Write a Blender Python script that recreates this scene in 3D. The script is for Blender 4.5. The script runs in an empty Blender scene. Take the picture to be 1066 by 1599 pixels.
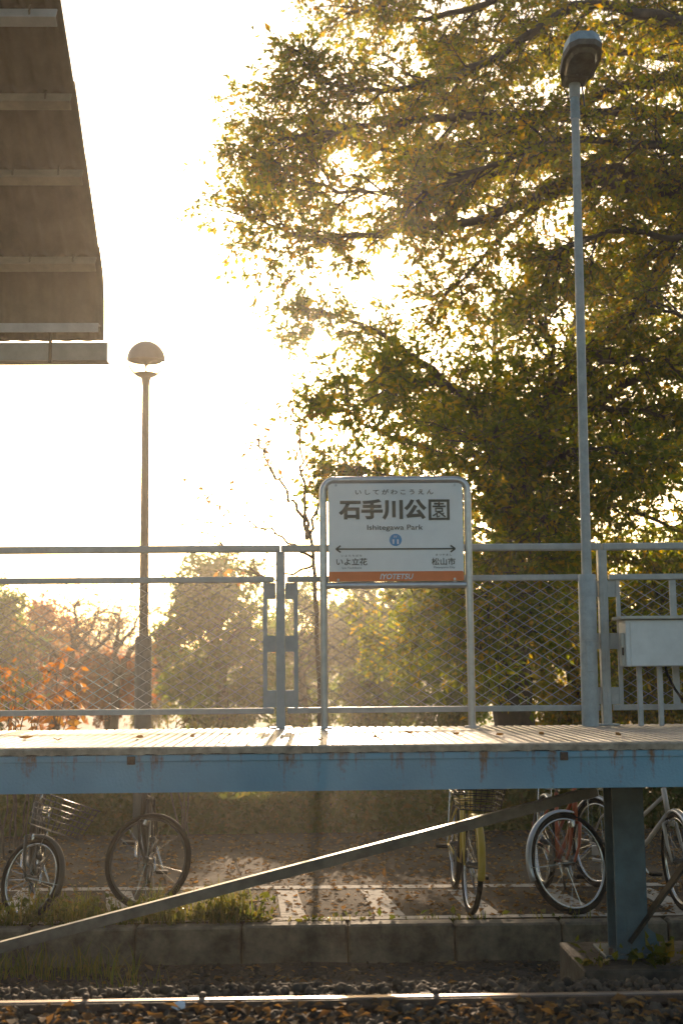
import bpy, math, random
import numpy as np
from mathutils import Vector, Matrix
random.seed(7); rng = np.random.default_rng(7)
scene = bpy.context.scene
C = scene.collection
R = math.radians

# ------------------------------------------------------------------ camera
EYE = 1.36
F = 1970.0                                   # focal length in photo pixels (1066 wide)
PITCH, YAW, ROLL = R(7.0), R(1.4), R(-0.5)
cam_m = Matrix.Translation((0, 0, EYE)) @ Matrix.Rotation(-YAW, 4, 'Z') @ Matrix.Rotation(R(90) + PITCH, 4, 'X') @ Matrix.Rotation(ROLL, 4, 'Z')
cd = bpy.data.cameras.new('camera'); cd.sensor_fit = 'HORIZONTAL'; cd.sensor_width = 36.0
cd.lens = 36.0 * F / 1066.0; cd.clip_start = 0.05; cd.clip_end = 3000
cam = bpy.data.objects.new('camera', cd); C.objects.link(cam); cam.matrix_world = cam_m
scene.camera = cam
cd.dof.use_dof = True; cd.dof.focus_distance = 8.0; cd.dof.aperture_fstop = 4.0
ROT = cam_m.to_3x3()
def ray(px, py):
    return ROT @ Vector(((px - 533.0) / F, -(py - 799.5) / F, -1.0))
def P(px, py, Y):                            # the point of the photo at real distance Y
    d = ray(px, py); t = Y / d.y
    return Vector((0, 0, EYE)) + d * t
def G(px, py, z=-0.36):                      # the point of the photo on a level surface
    d = ray(px, py); t = (z - EYE) / d.z
    return Vector((0, 0, EYE)) + d * t

# ------------------------------------------------------------------ light
SUN = ray(512, 612).normalized()
SUN_EL = math.asin(SUN.z); SUN_AZ = math.atan2(SUN.x, SUN.y)
w = bpy.data.worlds.new('World'); scene.world = w; w.use_nodes = True
nt = w.node_tree; nt.nodes.clear()
sky = nt.nodes.new('ShaderNodeTexSky'); sky.sky_type = 'NISHITA'; sky.sun_disc = False
sky.sun_elevation = SUN_EL; sky.sun_rotation = SUN_AZ
sky.air_density = 1.0; sky.dust_density = 3.0; sky.ozone_density = 0.4
bg = nt.nodes.new('ShaderNodeBackground'); bg.inputs['Strength'].default_value = 0.15
out = nt.nodes.new('ShaderNodeOutputWorld')
nt.links.new(sky.outputs[0], bg.inputs[0]); nt.links.new(bg.outputs[0], out.inputs[0])
sl = bpy.data.lights.new('sun', 'SUN'); sl.energy = 5.0; sl.angle = R(0.53); sl.color = (1.0, 0.75, 0.52)
so = bpy.data.objects.new('sun', sl); C.objects.link(so)
so.rotation_euler = (-SUN).to_track_quat('-Z', 'Y').to_euler(); so.location = (0, 0, 30)
scene.view_settings.view_transform = 'Standard'; scene.view_settings.look = 'None'
scene.view_settings.exposure = 0.62; scene.view_settings.gamma = 1.0
scene.view_settings.use_curve_mapping = False
scene.render.engine = 'CYCLES'
cy = scene.cycles
cy.use_denoising = True; cy.max_bounces = 8; cy.transparent_max_bounces = 16; cy.volume_bounces = 0
cy.diffuse_bounces = 3; cy.glossy_bounces = 3; cy.transmission_bounces = 6; cy.caustics_reflective = False; cy.caustics_refractive = False

# ------------------------------------------------------------------ materials
def mat(name, col, rough=0.6, metal=0.0, var=0.15, scale=8.0, bump=0.0, bscale=60.0, col2=None, lo=0.35, hi=0.7, stretch=(1, 1, 1), spec=0.5):
    m = bpy.data.materials.new(name); m.use_nodes = True
    n = m.node_tree; b = n.nodes['Principled BSDF']
    b.inputs['Roughness'].default_value = rough; b.inputs['Metallic'].default_value = metal
    b.inputs['Specular IOR Level'].default_value = spec
    tc = n.nodes.new('ShaderNodeTexCoord'); mp = n.nodes.new('ShaderNodeMapping'); mp.inputs['Scale'].default_value = stretch
    n.links.new(tc.outputs['Object'], mp.inputs[0])
    nz = n.nodes.new('ShaderNodeTexNoise'); nz.inputs['Scale'].default_value = scale; nz.inputs['Detail'].default_value = 8; nz.inputs['Roughness'].default_value = 0.65
    n.links.new(mp.outputs[0], nz.inputs['Vector'])
    cr = n.nodes.new('ShaderNodeValToRGB')
    c2 = col2 if col2 else tuple(c * (1 - var * 2) for c in col)
    cr.color_ramp.elements[0].position = lo; cr.color_ramp.elements[1].position = hi
    cr.color_ramp.elements[0].color = (*c2, 1)
    cr.color_ramp.elements[1].color = (*(tuple(min(1, c * (1 + var * 0.5)) for c in col)), 1)
    n.links.new(nz.outputs['Fac'], cr.inputs[0]); n.links.new(cr.outputs[0], b.inputs['Base Color'])
    rr = n.nodes.new('ShaderNodeMapRange'); rr.inputs['To Min'].default_value = min(1, rough * 1.25); rr.inputs['To Max'].default_value = rough * 0.8
    n.links.new(nz.outputs['Fac'], rr.inputs['Value']); n.links.new(rr.outputs[0], b.inputs['Roughness'])
    if bump:
        nb = n.nodes.new('ShaderNodeTexNoise'); nb.inputs['Scale'].default_value = bscale; nb.inputs['Detail'].default_value = 4
        n.links.new(mp.outputs[0], nb.inputs['Vector'])
        bp = n.nodes.new('ShaderNodeBump'); bp.inputs['Strength'].default_value = bump; bp.inputs['Distance'].default_value = 0.01
        n.links.new(nb.outputs['Fac'], bp.inputs['Height']); n.links.new(bp.outputs[0], b.inputs['Normal'])
    return m

def leafmat(name, cols, trans=0.5, rough=0.5):
    """leaf: diffuse + light coming through, colour differs from leaf to leaf"""
    m = bpy.data.materials.new(name); m.use_nodes = True
    n = m.node_tree; n.nodes.clear()
    o = n.nodes.new('ShaderNodeOutputMaterial'); g = n.nodes.new('ShaderNodeNewGeometry')
    cr = n.nodes.new('ShaderNodeValToRGB'); els = cr.color_ramp.elements
    for i, c in enumerate(cols):
        p = i / max(1, len(cols) - 1)
        e = els[i] if i < 2 else els.new(p)
        e.position = p
    while len(els) < len(cols): els.new(1)
    for i, c in enumerate(cols):
        els[i].position = i / max(1, len(cols) - 1); els[i].color = (*c, 1)
    n.links.new(g.outputs['Random Per Island'], cr.inputs[0])
    d = n.nodes.new('ShaderNodeBsdfPrincipled'); d.inputs['Roughness'].default_value = rough; d.inputs['Specular IOR Level'].default_value = 0.3
    t = n.nodes.new('ShaderNodeBsdfTranslucent')
    hs = n.nodes.new('ShaderNodeHueSaturation'); hs.inputs['Saturation'].default_value = 1.1; hs.inputs['Value'].default_value = 3.0
    mx = n.nodes.new('ShaderNodeMixShader'); mx.inputs[0].default_value = trans
    n.links.new(cr.outputs[0], d.inputs['Base Color']); n.links.new(cr.outputs[0], hs.inputs['Color']); n.links.new(hs.outputs[0], t.inputs['Color'])
    n.links.new(d.outputs[0], mx.inputs[1]); n.links.new(t.outputs[0], mx.inputs[2]); n.links.new(mx.outputs[0], o.inputs[0])
    return m

M = {}
M['fence'] = mat('fence_paint', (0.42, 0.43, 0.40), 0.45, var=0.12, scale=14, bump=0.08, bscale=90)
M['wire'] = mat('fence_wire', (0.42, 0.43, 0.42), 0.35, metal=0.6, var=0.1)
M['steel'] = mat('sign_tube_steel', (0.50, 0.50, 0.49), 0.32, metal=0.85, var=0.1, scale=20)
M['panel'] = mat('sign_white', (0.76, 0.77, 0.74), 0.4, var=0.04, scale=5)
M['ink'] = mat('sign_ink', (0.09, 0.08, 0.055), 0.5, var=0.05)
M['orange'] = mat('sign_orange', (0.74, 0.20, 0.05), 0.45, var=0.06)
M['blue_dot'] = mat('sign_blue', (0.06, 0.26, 0.50), 0.45, var=0.04)
M['white_ink'] = mat('sign_white_ink', (0.72, 0.74, 0.74), 0.5, var=0.03)
M['pole'] = mat('lamp_pole_paint', (0.36, 0.40, 0.39), 0.45, var=0.12, scale=16, bump=0.06)
M['pole_blue'] = mat('lamp_collar_paint', (0.20, 0.31, 0.36), 0.45, var=0.15, scale=22)
M['lamp_under'] = mat('lamp_underside', (0.10, 0.10, 0.085), 0.6, var=0.25, scale=12)
M['lamp_glass'] = mat('lamp_lens', (0.16, 0.155, 0.12), 0.25, var=0.3, scale=9)
M['park_pole'] = mat('park_lamp_paint', (0.065, 0.062, 0.046), 0.5, var=0.15, scale=10, bump=0.05)
M['park_sleeve'] = mat('park_lamp_sleeve', (0.05, 0.065, 0.055), 0.55, var=0.15, scale=10)
M['dome'] = mat('park_lamp_dome', (0.085, 0.092, 0.082), 0.4, var=0.1)
M['cabinet'] = mat('cabinet_paint', (0.62, 0.64, 0.61), 0.45, var=0.08, scale=6, bump=0.05)
M['cabinet_trim'] = mat('cabinet_trim', (0.46, 0.45, 0.38), 0.5, var=0.1)
M['black'] = mat('black_rubber', (0.016, 0.015, 0.014), 0.75, var=0.2, spec=0.15)
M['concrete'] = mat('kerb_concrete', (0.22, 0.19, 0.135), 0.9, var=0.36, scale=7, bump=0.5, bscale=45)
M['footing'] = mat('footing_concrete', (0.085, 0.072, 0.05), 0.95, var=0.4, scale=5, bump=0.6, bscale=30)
M['nosing'] = mat('deck_edge_concrete', (0.44, 0.37, 0.27), 0.8, var=0.28, scale=12, bump=0.5, bscale=70)
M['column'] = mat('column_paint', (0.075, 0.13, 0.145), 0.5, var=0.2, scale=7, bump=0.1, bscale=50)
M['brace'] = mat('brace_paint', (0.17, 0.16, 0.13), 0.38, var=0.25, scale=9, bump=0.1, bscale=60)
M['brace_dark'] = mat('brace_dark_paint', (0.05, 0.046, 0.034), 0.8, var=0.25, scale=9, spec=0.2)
M['roof'] = mat('roof_sheet', (0.125, 0.092, 0.048), 0.8, var=0.25, scale=2.5, bump=0.15, bscale=30)
M['purlin'] = mat('roof_purlin', (0.27, 0.215, 0.13), 0.55, var=0.2, scale=5)
M['purlin_pale'] = mat('roof_purlin_pale', (0.44, 0.43, 0.39), 0.5, var=0.15, scale=5)
M['gutter'] = mat('roof_gutter', (0.27, 0.27, 0.22), 0.5, var=0.15, scale=6)
M['rail'] = mat('rail_rust', (0.10, 0.062, 0.038), 0.7, var=0.3, scale=20, bump=0.3)
M['rail_top'] = mat('rail_worn_head', (0.44, 0.34, 0.26), 0.42, metal=0.9, var=0.15, scale=10, stretch=(0.3, 6, 6))
M['stone'] = None
M['bark'] = mat('bark', (0.075, 0.055, 0.038), 0.9, var=0.3, scale=9, bump=0.8, bscale=26, stretch=(1, 1, 0.35))
M['bark_pale'] = mat('bark_pale', (0.16, 0.115, 0.075), 0.9, var=0.25, scale=9, bump=0.5, bscale=30)
M['chrome'] = mat('bike_chrome', (0.62, 0.62, 0.60), 0.22, metal=1.0, var=0.08)
M['fender'] = mat('bike_fender', (0.50, 0.53, 0.56), 0.3, metal=0.7, var=0.08)
M['bk_black'] = mat('bike_black_paint', (0.014, 0.014, 0.014), 0.5, var=0.1, spec=0.25)
M['bk_grey'] = mat('bike_grey_paint', (0.05, 0.05, 0.047), 0.42, metal=0.1, var=0.1)
M['bk_yellow'] = mat('bike_yellow_paint', (0.55, 0.38, 0.035), 0.3, var=0.06)
M['bk_orange'] = mat('bike_orange_paint', (0.46, 0.10, 0.03), 0.35, var=0.1)
M['bk_white'] = mat('bike_cream_paint', (0.55, 0.50, 0.42), 0.35, var=0.08)
M['reflector'] = mat('bike_reflector', (0.62, 0.10, 0.02), 0.3, var=0.05)
M['saddle'] = mat('bike_saddle', (0.05, 0.045, 0.04), 0.5, var=0.15)
M['saddle_tan'] = mat('bike_saddle_pale', (0.28, 0.24, 0.2), 0.5, var=0.15)
M['paper'] = mat('paper_scrap', (0.62, 0.68, 0.74), 0.6, var=0.04)

# girder: blue paint with rust that runs down from the top edge, light orange-peel
def girder_mat():
    m = bpy.data.materials.new('girder_blue_paint'); m.use_nodes = True; n = m.node_tree; b = n.nodes['Principled BSDF']
    tc = n.nodes.new('ShaderNodeTexCoord')
    a = n.nodes.new('ShaderNodeTexNoise'); a.inputs['Scale'].default_value = 3; a.inputs['Detail'].default_value = 6
    n.links.new(tc.outputs['Object'], a.inputs['Vector'])
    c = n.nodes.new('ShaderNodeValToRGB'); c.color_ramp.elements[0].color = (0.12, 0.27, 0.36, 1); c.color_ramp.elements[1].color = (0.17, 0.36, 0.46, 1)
    c.color_ramp.elements[0].position = 0.3; c.color_ramp.elements[1].position = 0.75
    n.links.new(a.outputs['Fac'], c.inputs[0])
    mp = n.nodes.new('ShaderNodeMapping'); mp.inputs['Scale'].default_value = (7.0, 1, 0.55)
    n.links.new(tc.outputs['Object'], mp.inputs[0])
    s = n.nodes.new('ShaderNodeTexNoise'); s.inputs['Scale'].default_value = 1.6; s.inputs['Detail'].default_value = 7; s.inputs['Roughness'].default_value = 0.7
    n.links.new(mp.outputs[0], s.inputs['Vector'])
    f = n.nodes.new('ShaderNodeTexNoise'); f.inputs['Scale'].default_value = 55; f.inputs['Detail'].default_value = 4
    n.links.new(tc.outputs['Object'], f.inputs['Vector'])
    ad = n.nodes.new('ShaderNodeMath'); ad.operation = 'MULTIPLY_ADD'; ad.inputs[1].default_value = 0.16
    n.links.new(f.outputs['Fac'], ad.inputs[0]); n.links.new(s.outputs['Fac'], ad.inputs[2])
    th = n.nodes.new('ShaderNodeMapRange'); th.inputs['From Min'].default_value = 0.645; th.inputs['From Max'].default_value = 0.76; th.clamp = True
    sx_ = n.nodes.new('ShaderNodeSeparateXYZ'); n.links.new(tc.outputs['Object'], sx_.inputs[0])
    gz_ = n.nodes.new('ShaderNodeMapRange'); gz_.inputs['From Min'].default_value = 1.06; gz_.inputs['From Max'].default_value = 1.24; gz_.inputs['To Min'].default_value = -0.05; gz_.inputs['To Max'].default_value = 0.055
    n.links.new(sx_.outputs['Z'], gz_.inputs['Value'])
    a2 = n.nodes.new('ShaderNodeMath'); a2.operation = 'ADD'; n.links.new(ad.outputs[0], a2.inputs[0]); n.links.new(gz_.outputs[0], a2.inputs[1])
    n.links.new(a2.outputs[0], th.inputs['Value'])
    rc = n.nodes.new('ShaderNodeRGB'); rc.outputs[0].default_value = (0.17, 0.085, 0.03, 1)
    mx = n.nodes.new('ShaderNodeMix'); mx.data_type = 'RGBA'
    n.links.new(th.outputs[0], mx.inputs[0]); n.links.new(c.outputs[0], mx.inputs[6]); n.links.new(rc.outputs[0], mx.inputs[7])
    n.links.new(mx.outputs[2], b.inputs['Base Color'])
    b.inputs['Roughness'].default_value = 0.33
    v = n.nodes.new('ShaderNodeTexNoise'); v.inputs['Scale'].default_value = 75; v.inputs['Detail'].default_value = 3
    n.links.new(tc.outputs['Object'], v.inputs['Vector'])
    bp = n.nodes.new('ShaderNodeBump'); bp.inputs['Strength'].default_value = 0.35; bp.inputs['Distance'].default_value = 0.006
    n.links.new(v.outputs['Fac'], bp.inputs['Height']); n.links.new(bp.outputs[0], b.inputs['Normal'])
    return m
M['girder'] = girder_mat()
M['deck'] = mat('deck_sheet', (0.38, 0.335, 0.295), 0.40, var=0.22, scale=4, bump=0.2, bscale=40, col2=(0.25, 0.205, 0.165))
M['asphalt'] = mat('asphalt', (0.125, 0.098, 0.066), 1.0, spec=0.06, var=0.3, scale=1.4, bump=0.7, bscale=140, col2=(0.05, 0.04, 0.028))
M['line'] = mat('worn_line_paint', (0.50, 0.45, 0.37), 0.95, spec=0.08, var=0.1, scale=14, col2=(0.14, 0.115, 0.085), lo=0.34, hi=0.47, bump=0.3)
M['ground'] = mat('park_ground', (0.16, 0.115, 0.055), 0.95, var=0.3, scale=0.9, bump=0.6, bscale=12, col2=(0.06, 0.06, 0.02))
M['path'] = mat('park_path', (0.34, 0.27, 0.19), 0.9, var=0.15, scale=1.5, bump=0.3, bscale=40)
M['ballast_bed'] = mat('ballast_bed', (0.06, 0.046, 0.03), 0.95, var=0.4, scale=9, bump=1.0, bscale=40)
def glass_mat():
    m = bpy.data.materials.new('clear_bowl'); m.use_nodes = True; n = m.node_tree; b = n.nodes['Principled BSDF']
    b.inputs['Base Color'].default_value = (0.95, 0.95, 0.93, 1); b.inputs['Roughness'].default_value = 0.08
    b.inputs['Transmission Weight'].default_value = 1.0; b.inputs['IOR'].default_value = 1.07
    return m
M['glass'] = glass_mat()
def island_mat(name, cols, rough=0.85):
    m = leafmat(name, cols, 0.0, rough); return m
M['stone'] = island_mat('ballast_stone', [(0.035, 0.027, 0.018), (0.075, 0.058, 0.04), (0.11, 0.083, 0.056), (0.05, 0.036, 0.022)])
M['litter'] = leafmat('leaf_litter', [(0.07, 0.04, 0.015), (0.14, 0.08, 0.03), (0.20, 0.11, 0.04), (0.09, 0.05, 0.02), (0.24, 0.17, 0.08)], 0.4, 0.8)
GREEN = [(0.052, 0.072, 0.008), (0.082, 0.105, 0.010), (0.125, 0.138, 0.012), (0.062, 0.085, 0.008), (0.19, 0.165, 0.012), (0.30, 0.18, 0.010)]
M['leaf_big'] = leafmat('leaf_zelkova', GREEN, 0.65)
M['leaf_gold'] = leafmat('leaf_golden', [(0.064, 0.082, 0.010), (0.118, 0.128, 0.012), (0.19, 0.170, 0.012), (0.078, 0.100, 0.010), (0.32, 0.18, 0.010), (0.054, 0.074, 0.008)], 0.65)
M['leaf_bush'] = leafmat('leaf_bush', [(0.045, 0.085, 0.008), (0.075, 0.120, 0.010), (0.12, 0.155, 0.012), (0.058, 0.100, 0.008), (0.19, 0.175, 0.012)], 0.5)
M['leaf_olive'] = leafmat('leaf_olive', [(0.07, 0.08, 0.02), (0.10, 0.10, 0.025), (0.14, 0.12, 0.03), (0.20, 0.14, 0.03)], 0.5)
M['leaf_red'] = leafmat('leaf_red', [(0.16, 0.055, 0.022), (0.24, 0.085, 0.03), (0.13, 0.065, 0.025), (0.32, 0.11, 0.035)], 0.5)
M['leaf_brown'] = leafmat('leaf_brown', [(0.15, 0.085, 0.035), (0.22, 0.12, 0.045), (0.12, 0.08, 0.03), (0.26, 0.13, 0.04)], 0.5)
M['leaf_orange'] = leafmat('leaf_orange', [(0.19, 0.075, 0.016), (0.26, 0.105, 0.018), (0.15, 0.06, 0.016), (0.22, 0.12, 0.022)], 0.45)
M['leaf_hedge'] = leafmat('leaf_hedge', [(0.055, 0.075, 0.014), (0.085, 0.105, 0.018), (0.12, 0.11, 0.022), (0.065, 0.085, 0.014), (0.16, 0.12, 0.03)], 0.4)
M['grass'] = leafmat('grass_blade', [(0.05, 0.07, 0.010), (0.08, 0.095, 0.014), (0.14, 0.115, 0.025), (0.06, 0.075, 0.012), (0.19, 0.14, 0.045)], 0.5)
M['weed'] = leafmat('weed_leaf', [(0.04, 0.056, 0.008), (0.065, 0.070, 0.009), (0.035, 0.05, 0.008), (0.10, 0.075, 0.010)], 0.5)

# ------------------------------------------------------------------ mesh helpers
def tag(o, label=None, cat=None, group=None, kind=None):
    if label: o['label'] = label
    if cat: o['category'] = cat
    if group: o['group'] = group
    if kind: o['kind'] = kind
    return o
def thing(name, loc, label, cat, group=None, kind=None):
    o = bpy.data.objects.new(name, None); C.objects.link(o); o.location = loc; o.empty_display_size = 0.1
    return tag(o, label, cat, group, kind)
def wloc(p):
    v = Vector((0, 0, 0))
    while p: v = v + p.location; p = p.parent
    return v
class MB:
    def __init__(s): s.v = []; s.f = []
    def add(s, vs, fs):
        k = len(s.v); s.v += [tuple(v) for v in vs]; s.f += [tuple(i + k for i in f) for f in fs]; return s
    def box(s, c, d, rot=None, bev=0.0):
        hx, hy, hz = d[0] / 2, d[1] / 2, d[2] / 2
        if bev <= 0:
            vs = [Vector((x, y, z)) for z in (-hz, hz) for y in (-hy, hy) for x in (-hx, hx)]
            fs = [(0, 2, 3, 1), (4, 5, 7, 6), (0, 1, 5, 4), (2, 6, 7, 3), (0, 4, 6, 2), (1, 3, 7, 5)]
        else:
            b = min(bev, hx * .9, hy * .9, hz * .9); vs = []; idx = {}
            for sx in (-1, 1):
                for sy in (-1, 1):
                    for sz in (-1, 1):
                        for a in range(3):
                            p = [sx * (hx - b), sy * (hy - b), sz * (hz - b)]
                            p[a] = (sx * hx, sy * hy, sz * hz)[a]
                            idx[(sx, sy, sz, a)] = len(vs); vs.append(Vector(p))
            fs = []
            for a in range(3):
                u, w_ = [(1, 2), (2, 0), (0, 1)][a]
                for sg in (-1, 1):
                    q = []
                    for (p1, p2) in ((-1, -1), (1, -1), (1, 1), (-1, 1)):
                        t = [0, 0, 0]; t[a] = sg; t[u] = p1; t[w_] = p2; q.append(idx[(*t, a)])
                    fs.append(tuple(q if sg > 0 else q[::-1]))
            for a in range(3):                       # edges
                u, w_ = [(1, 2), (2, 0), (0, 1)][a]
                for p1 in (-1, 1):
                    for p2 in (-1, 1):
                        t0 = [0, 0, 0]; t0[u] = p1; t0[w_] = p2; t1 = list(t0); t0[a] = -1; t1[a] = 1
                        q = [idx[(*t0, u)], idx[(*t1, u)], idx[(*t1, w_)], idx[(*t0, w_)]]
                        fs.append(tuple(q if p1 * p2 < 0 else q[::-1]))
            for sx in (-1, 1):
                for sy in (-1, 1):
                    for sz in (-1, 1):
                        q = [idx[(sx, sy, sz, a)] for a in range(3)]
                        fs.append(tuple(q if sx * sy * sz > 0 else q[::-1]))
        if rot is not None: vs = [rot @ v for v in vs]
        c = Vector(c)
        return s.add([v + c for v in vs], fs)
    def bar(s, a, b, wd, th, up=(0, 0, 1), bev=0.0):
        a, b = Vector(a), Vector(b); d = (b - a); L = d.length; d.normalize()
        u = Vector(up); sd = d.cross(u)
        if sd.length < 1e-4: u = Vector((0, 1, 0)); sd = d.cross(u)
        sd.normalize(); u = sd.cross(d)
        return s.box((a + b) / 2, (L, wd, th), Matrix((d, sd, u)).transposed(), bev)
    def tube(s, pts, r, n=8, cap=True, closed=False):
        pts = [Vector(p) for p in pts]; m = len(pts); rs = r if isinstance(r, (list, tuple)) else [r] * m
        k = len(s.v); prev = None
        for i, p in enumerate(pts):
            if closed: t = pts[(i + 1) % m] - pts[i - 1]
            else: t = pts[min(i + 1, m - 1)] - pts[max(i - 1, 0)]
            if t.length < 1e-9: t = Vector((0, 0, 1))
            t.normalize()
            if prev is None:
                prev = t.orthogonal().normalized()
            prev = (prev - t * prev.dot(t))
            if prev.length < 1e-6: prev = t.orthogonal()
            prev.normalize(); q = t.cross(prev)
            for j in range(n):
                a = 2 * math.pi * j / n
                s.v.append(tuple(p + (prev * math.cos(a) + q * math.sin(a)) * rs[i]))
        for i in range(m if closed else m - 1):
            i2 = (i + 1) % m
            for j in range(n):
                j2 = (j + 1) % n
                s.f.append((k + i * n + j, k + i * n + j2, k + i2 * n + j2, k + i2 * n + j))
        if cap and not closed:
            s.f.append(tuple(k + j for j in range(n))[::-1]); s.f.append(tuple(k + (m - 1) * n + j for j in range(n)))
        return s
    def lathe(s, prof, c, n=24, axis='Z'):
        k = len(s.v); c = Vector(c)
        for (r, z) in prof:
            for j in range(n):
                a = 2 * math.pi * j / n
                s.v.append(tuple(c + Vector((r * math.cos(a), r * math.sin(a), z))))
        for i in range(len(prof) - 1):
            for j in range(n):
                j2 = (j + 1) % n
                s.f.append((k + i * n + j, k + i * n + j2, k + (i + 1) * n + j2, k + (i + 1) * n + j))
        return s
    def prism(s, poly, a, b):                    # poly: list of Vector offsets, swept from a to b
        a, b = Vector(a), Vector(b); n = len(poly); k = len(s.v)
        s.v += [tuple(a + Vector(p)) for p in poly] + [tuple(b + Vector(p)) for p in poly]
        for j in range(n):
            s.f.append((k + j, k + (j + 1) % n, k + n + (j + 1) % n, k + n + j))
        s.f.append(tuple(k + j for j in range(n))[::-1]); s.f.append(tuple(k + n + j for j in range(n)))
        return s
    def build(s, name, m, parent=None, smooth=False, xf=None):
        me = bpy.data.meshes.new(name)
        vs = s.v if xf is None else [tuple(xf(Vector(v))) for v in s.v]
        if parent is not None:
            L = wloc(parent); vs = [(v[0] - L.x, v[1] - L.y, v[2] - L.z) for v in vs]
        me.from_pydata(vs, [], s.f); me.materials.append(m); me.update()
        if smooth is True:
            me.polygons.foreach_set('use_smooth', [True] * len(me.polygons))
        elif smooth:
            me.polygons.foreach_set('use_smooth', [True] * len(me.polygons)); me.set_sharp_from_angle(angle=R(smooth))
        o = bpy.data.objects.new(name, me); C.objects.link(o)
        if parent is not None: o.parent = parent
        return o
def one(name, fn, m, parent=None, smooth=False):
    b = MB(); fn(b); return b.build(name, m, parent, smooth)

def fast_mesh(name, verts, quads, m, parent=None, smooth=False):
    """numpy arrays to one mesh; quads is (n,3) or (n,4)"""
    verts = np.asarray(verts, dtype=np.float32)
    if parent is not None: verts = verts - np.array(wloc(parent)[:], dtype=np.float32)
    quads = np.asarray(quads, dtype=np.int32); n, k = quads.shape
    me = bpy.data.meshes.new(name)
    me.vertices.add(len(verts)); me.vertices.foreach_set('co', verts.ravel())
    me.loops.add(n * k); me.loops.foreach_set('vertex_index', quads.ravel())
    me.polygons.add(n); me.polygons.foreach_set('loop_start', np.arange(n, dtype=np.int32) * k)
    me.update(calc_edges=True); me.materials.append(m)
    if smooth: me.polygons.foreach_set('use_smooth', [True] * n)
    o = bpy.data.objects.new(name, me); C.objects.link(o)
    if parent is not None: o.parent = parent
    return o
def unit(a): return a / np.maximum(1e-9, np.linalg.norm(a, axis=1, keepdims=True))
def leaves(name, pos, m, size, parent=None, dirs=None, aspect=0.5, droop=0.25, jitter=0.42, flat=0.0):
    """one folded pointed blade per position (six corners: base, two shoulders, two sides, tip)"""
    n = len(pos); pos = np.asarray(pos, dtype=np.float64)
    d = rng.normal(size=(n, 3)) if dirs is None else np.asarray(dirs) + rng.normal(size=(n, 3)) * 0.6
    d[:, 2] -= droop; d[:, 2] *= (1 - flat); d = unit(d)
    nn = rng.normal(size=(n, 3)); nn[:, 2] += 0.5 + 6 * flat
    sd = unit(np.cross(d, nn)); up = np.cross(sd, d)
    L = size * (1 + jitter * rng.normal(size=(n, 1))).clip(0.4, 1.8); W = L * aspect * (0.85 + 0.3 * rng.random((n, 1)))
    fold = (0.12 + 0.2 * rng.random((n, 1))) * W
    p0 = pos; p1 = pos + d * L * 0.45 + sd * W * 0.5 + up * fold; p3 = pos + d * L * 0.45 - sd * W * 0.5 + up * fold
    p2 = pos + d * L - up * fold * 0.8
    v = np.stack([p0, p1, p2, p3], 1).reshape(-1, 3)
    q = np.arange(n * 4).reshape(n, 4)
    t = np.concatenate([q[:, [0, 1, 2]], q[:, [0, 2, 3]]])
    return fast_mesh(name, v, t, m, parent)

# ------------------------------------------------------------------ ground, road, kerb
ZG = -0.36
def profile(y):
    if y < 5.95: return -0.13
    if y < 7.6: return -0.13 - (y - 5.95) / 1.65 * 0.50
    if y < 8.78: return -0.63
    if y < 8.95: return -0.63 + (y - 8.78) / 0.17 * 0.25
    return ZG - 0.02
ys = [-40, 0, 4, 5, 5.5, 5.95] + [5.95 + 1.65 * i / 10 for i in range(1, 11)] + [8.0, 8.4, 8.78, 8.95, 10, 12, 14, 17, 20, 25, 30, 40, 55, 80, 130, 250, 500, 1200]
xs = [-900, -300, -100, -40, -15, -8] + [i * 0.5 for i in range(-12, 13)] + [8, 15, 40, 100, 300, 900]
V = []; Q = []
for y in ys:
    for x in xs:
        V.append((x, y, profile(y) + (random.uniform(-0.02, 0.02) if 5 < y < 8.7 else 0)))
nx = len(xs)
for j in range(len(ys) - 1):
    for i in range(nx - 1):
        Q.append((j * nx + i, j * nx + i + 1, (j + 1) * nx + i + 1, (j + 1) * nx + i))
g_ob = fast_mesh('ground', V, Q, M['ground']); tag(g_ob, 'bare earth and dry grass of the park', None, None, 'structure')
# ballast bed
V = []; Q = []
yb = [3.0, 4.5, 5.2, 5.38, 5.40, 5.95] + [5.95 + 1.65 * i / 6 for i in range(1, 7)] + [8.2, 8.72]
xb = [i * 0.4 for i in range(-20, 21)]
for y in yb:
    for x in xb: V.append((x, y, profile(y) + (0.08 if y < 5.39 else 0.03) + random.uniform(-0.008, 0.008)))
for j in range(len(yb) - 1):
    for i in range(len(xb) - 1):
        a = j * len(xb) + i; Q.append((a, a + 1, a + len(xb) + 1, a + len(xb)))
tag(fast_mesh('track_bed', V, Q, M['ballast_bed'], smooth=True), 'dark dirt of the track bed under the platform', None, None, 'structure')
# asphalt of the bicycle park
tag(one('asphalt_yard', lambda b: b.box((0, 11.2, ZG - 0.01), (40, 4.6, 0.02)), M['asphalt']), 'leaf strewn asphalt where bicycles are parked', None, None, 'structure')
# park path far behind
tag(one('park_path', lambda b: b.add([(-16, 34, ZG + .004), (-3, 34, ZG + .004), (-2, 47, ZG + .004), (-22, 47, ZG + .004)], [(0, 1, 2, 3)]), M['path']), 'pale gravel path behind the bushes', None, None, 'structure')
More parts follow.
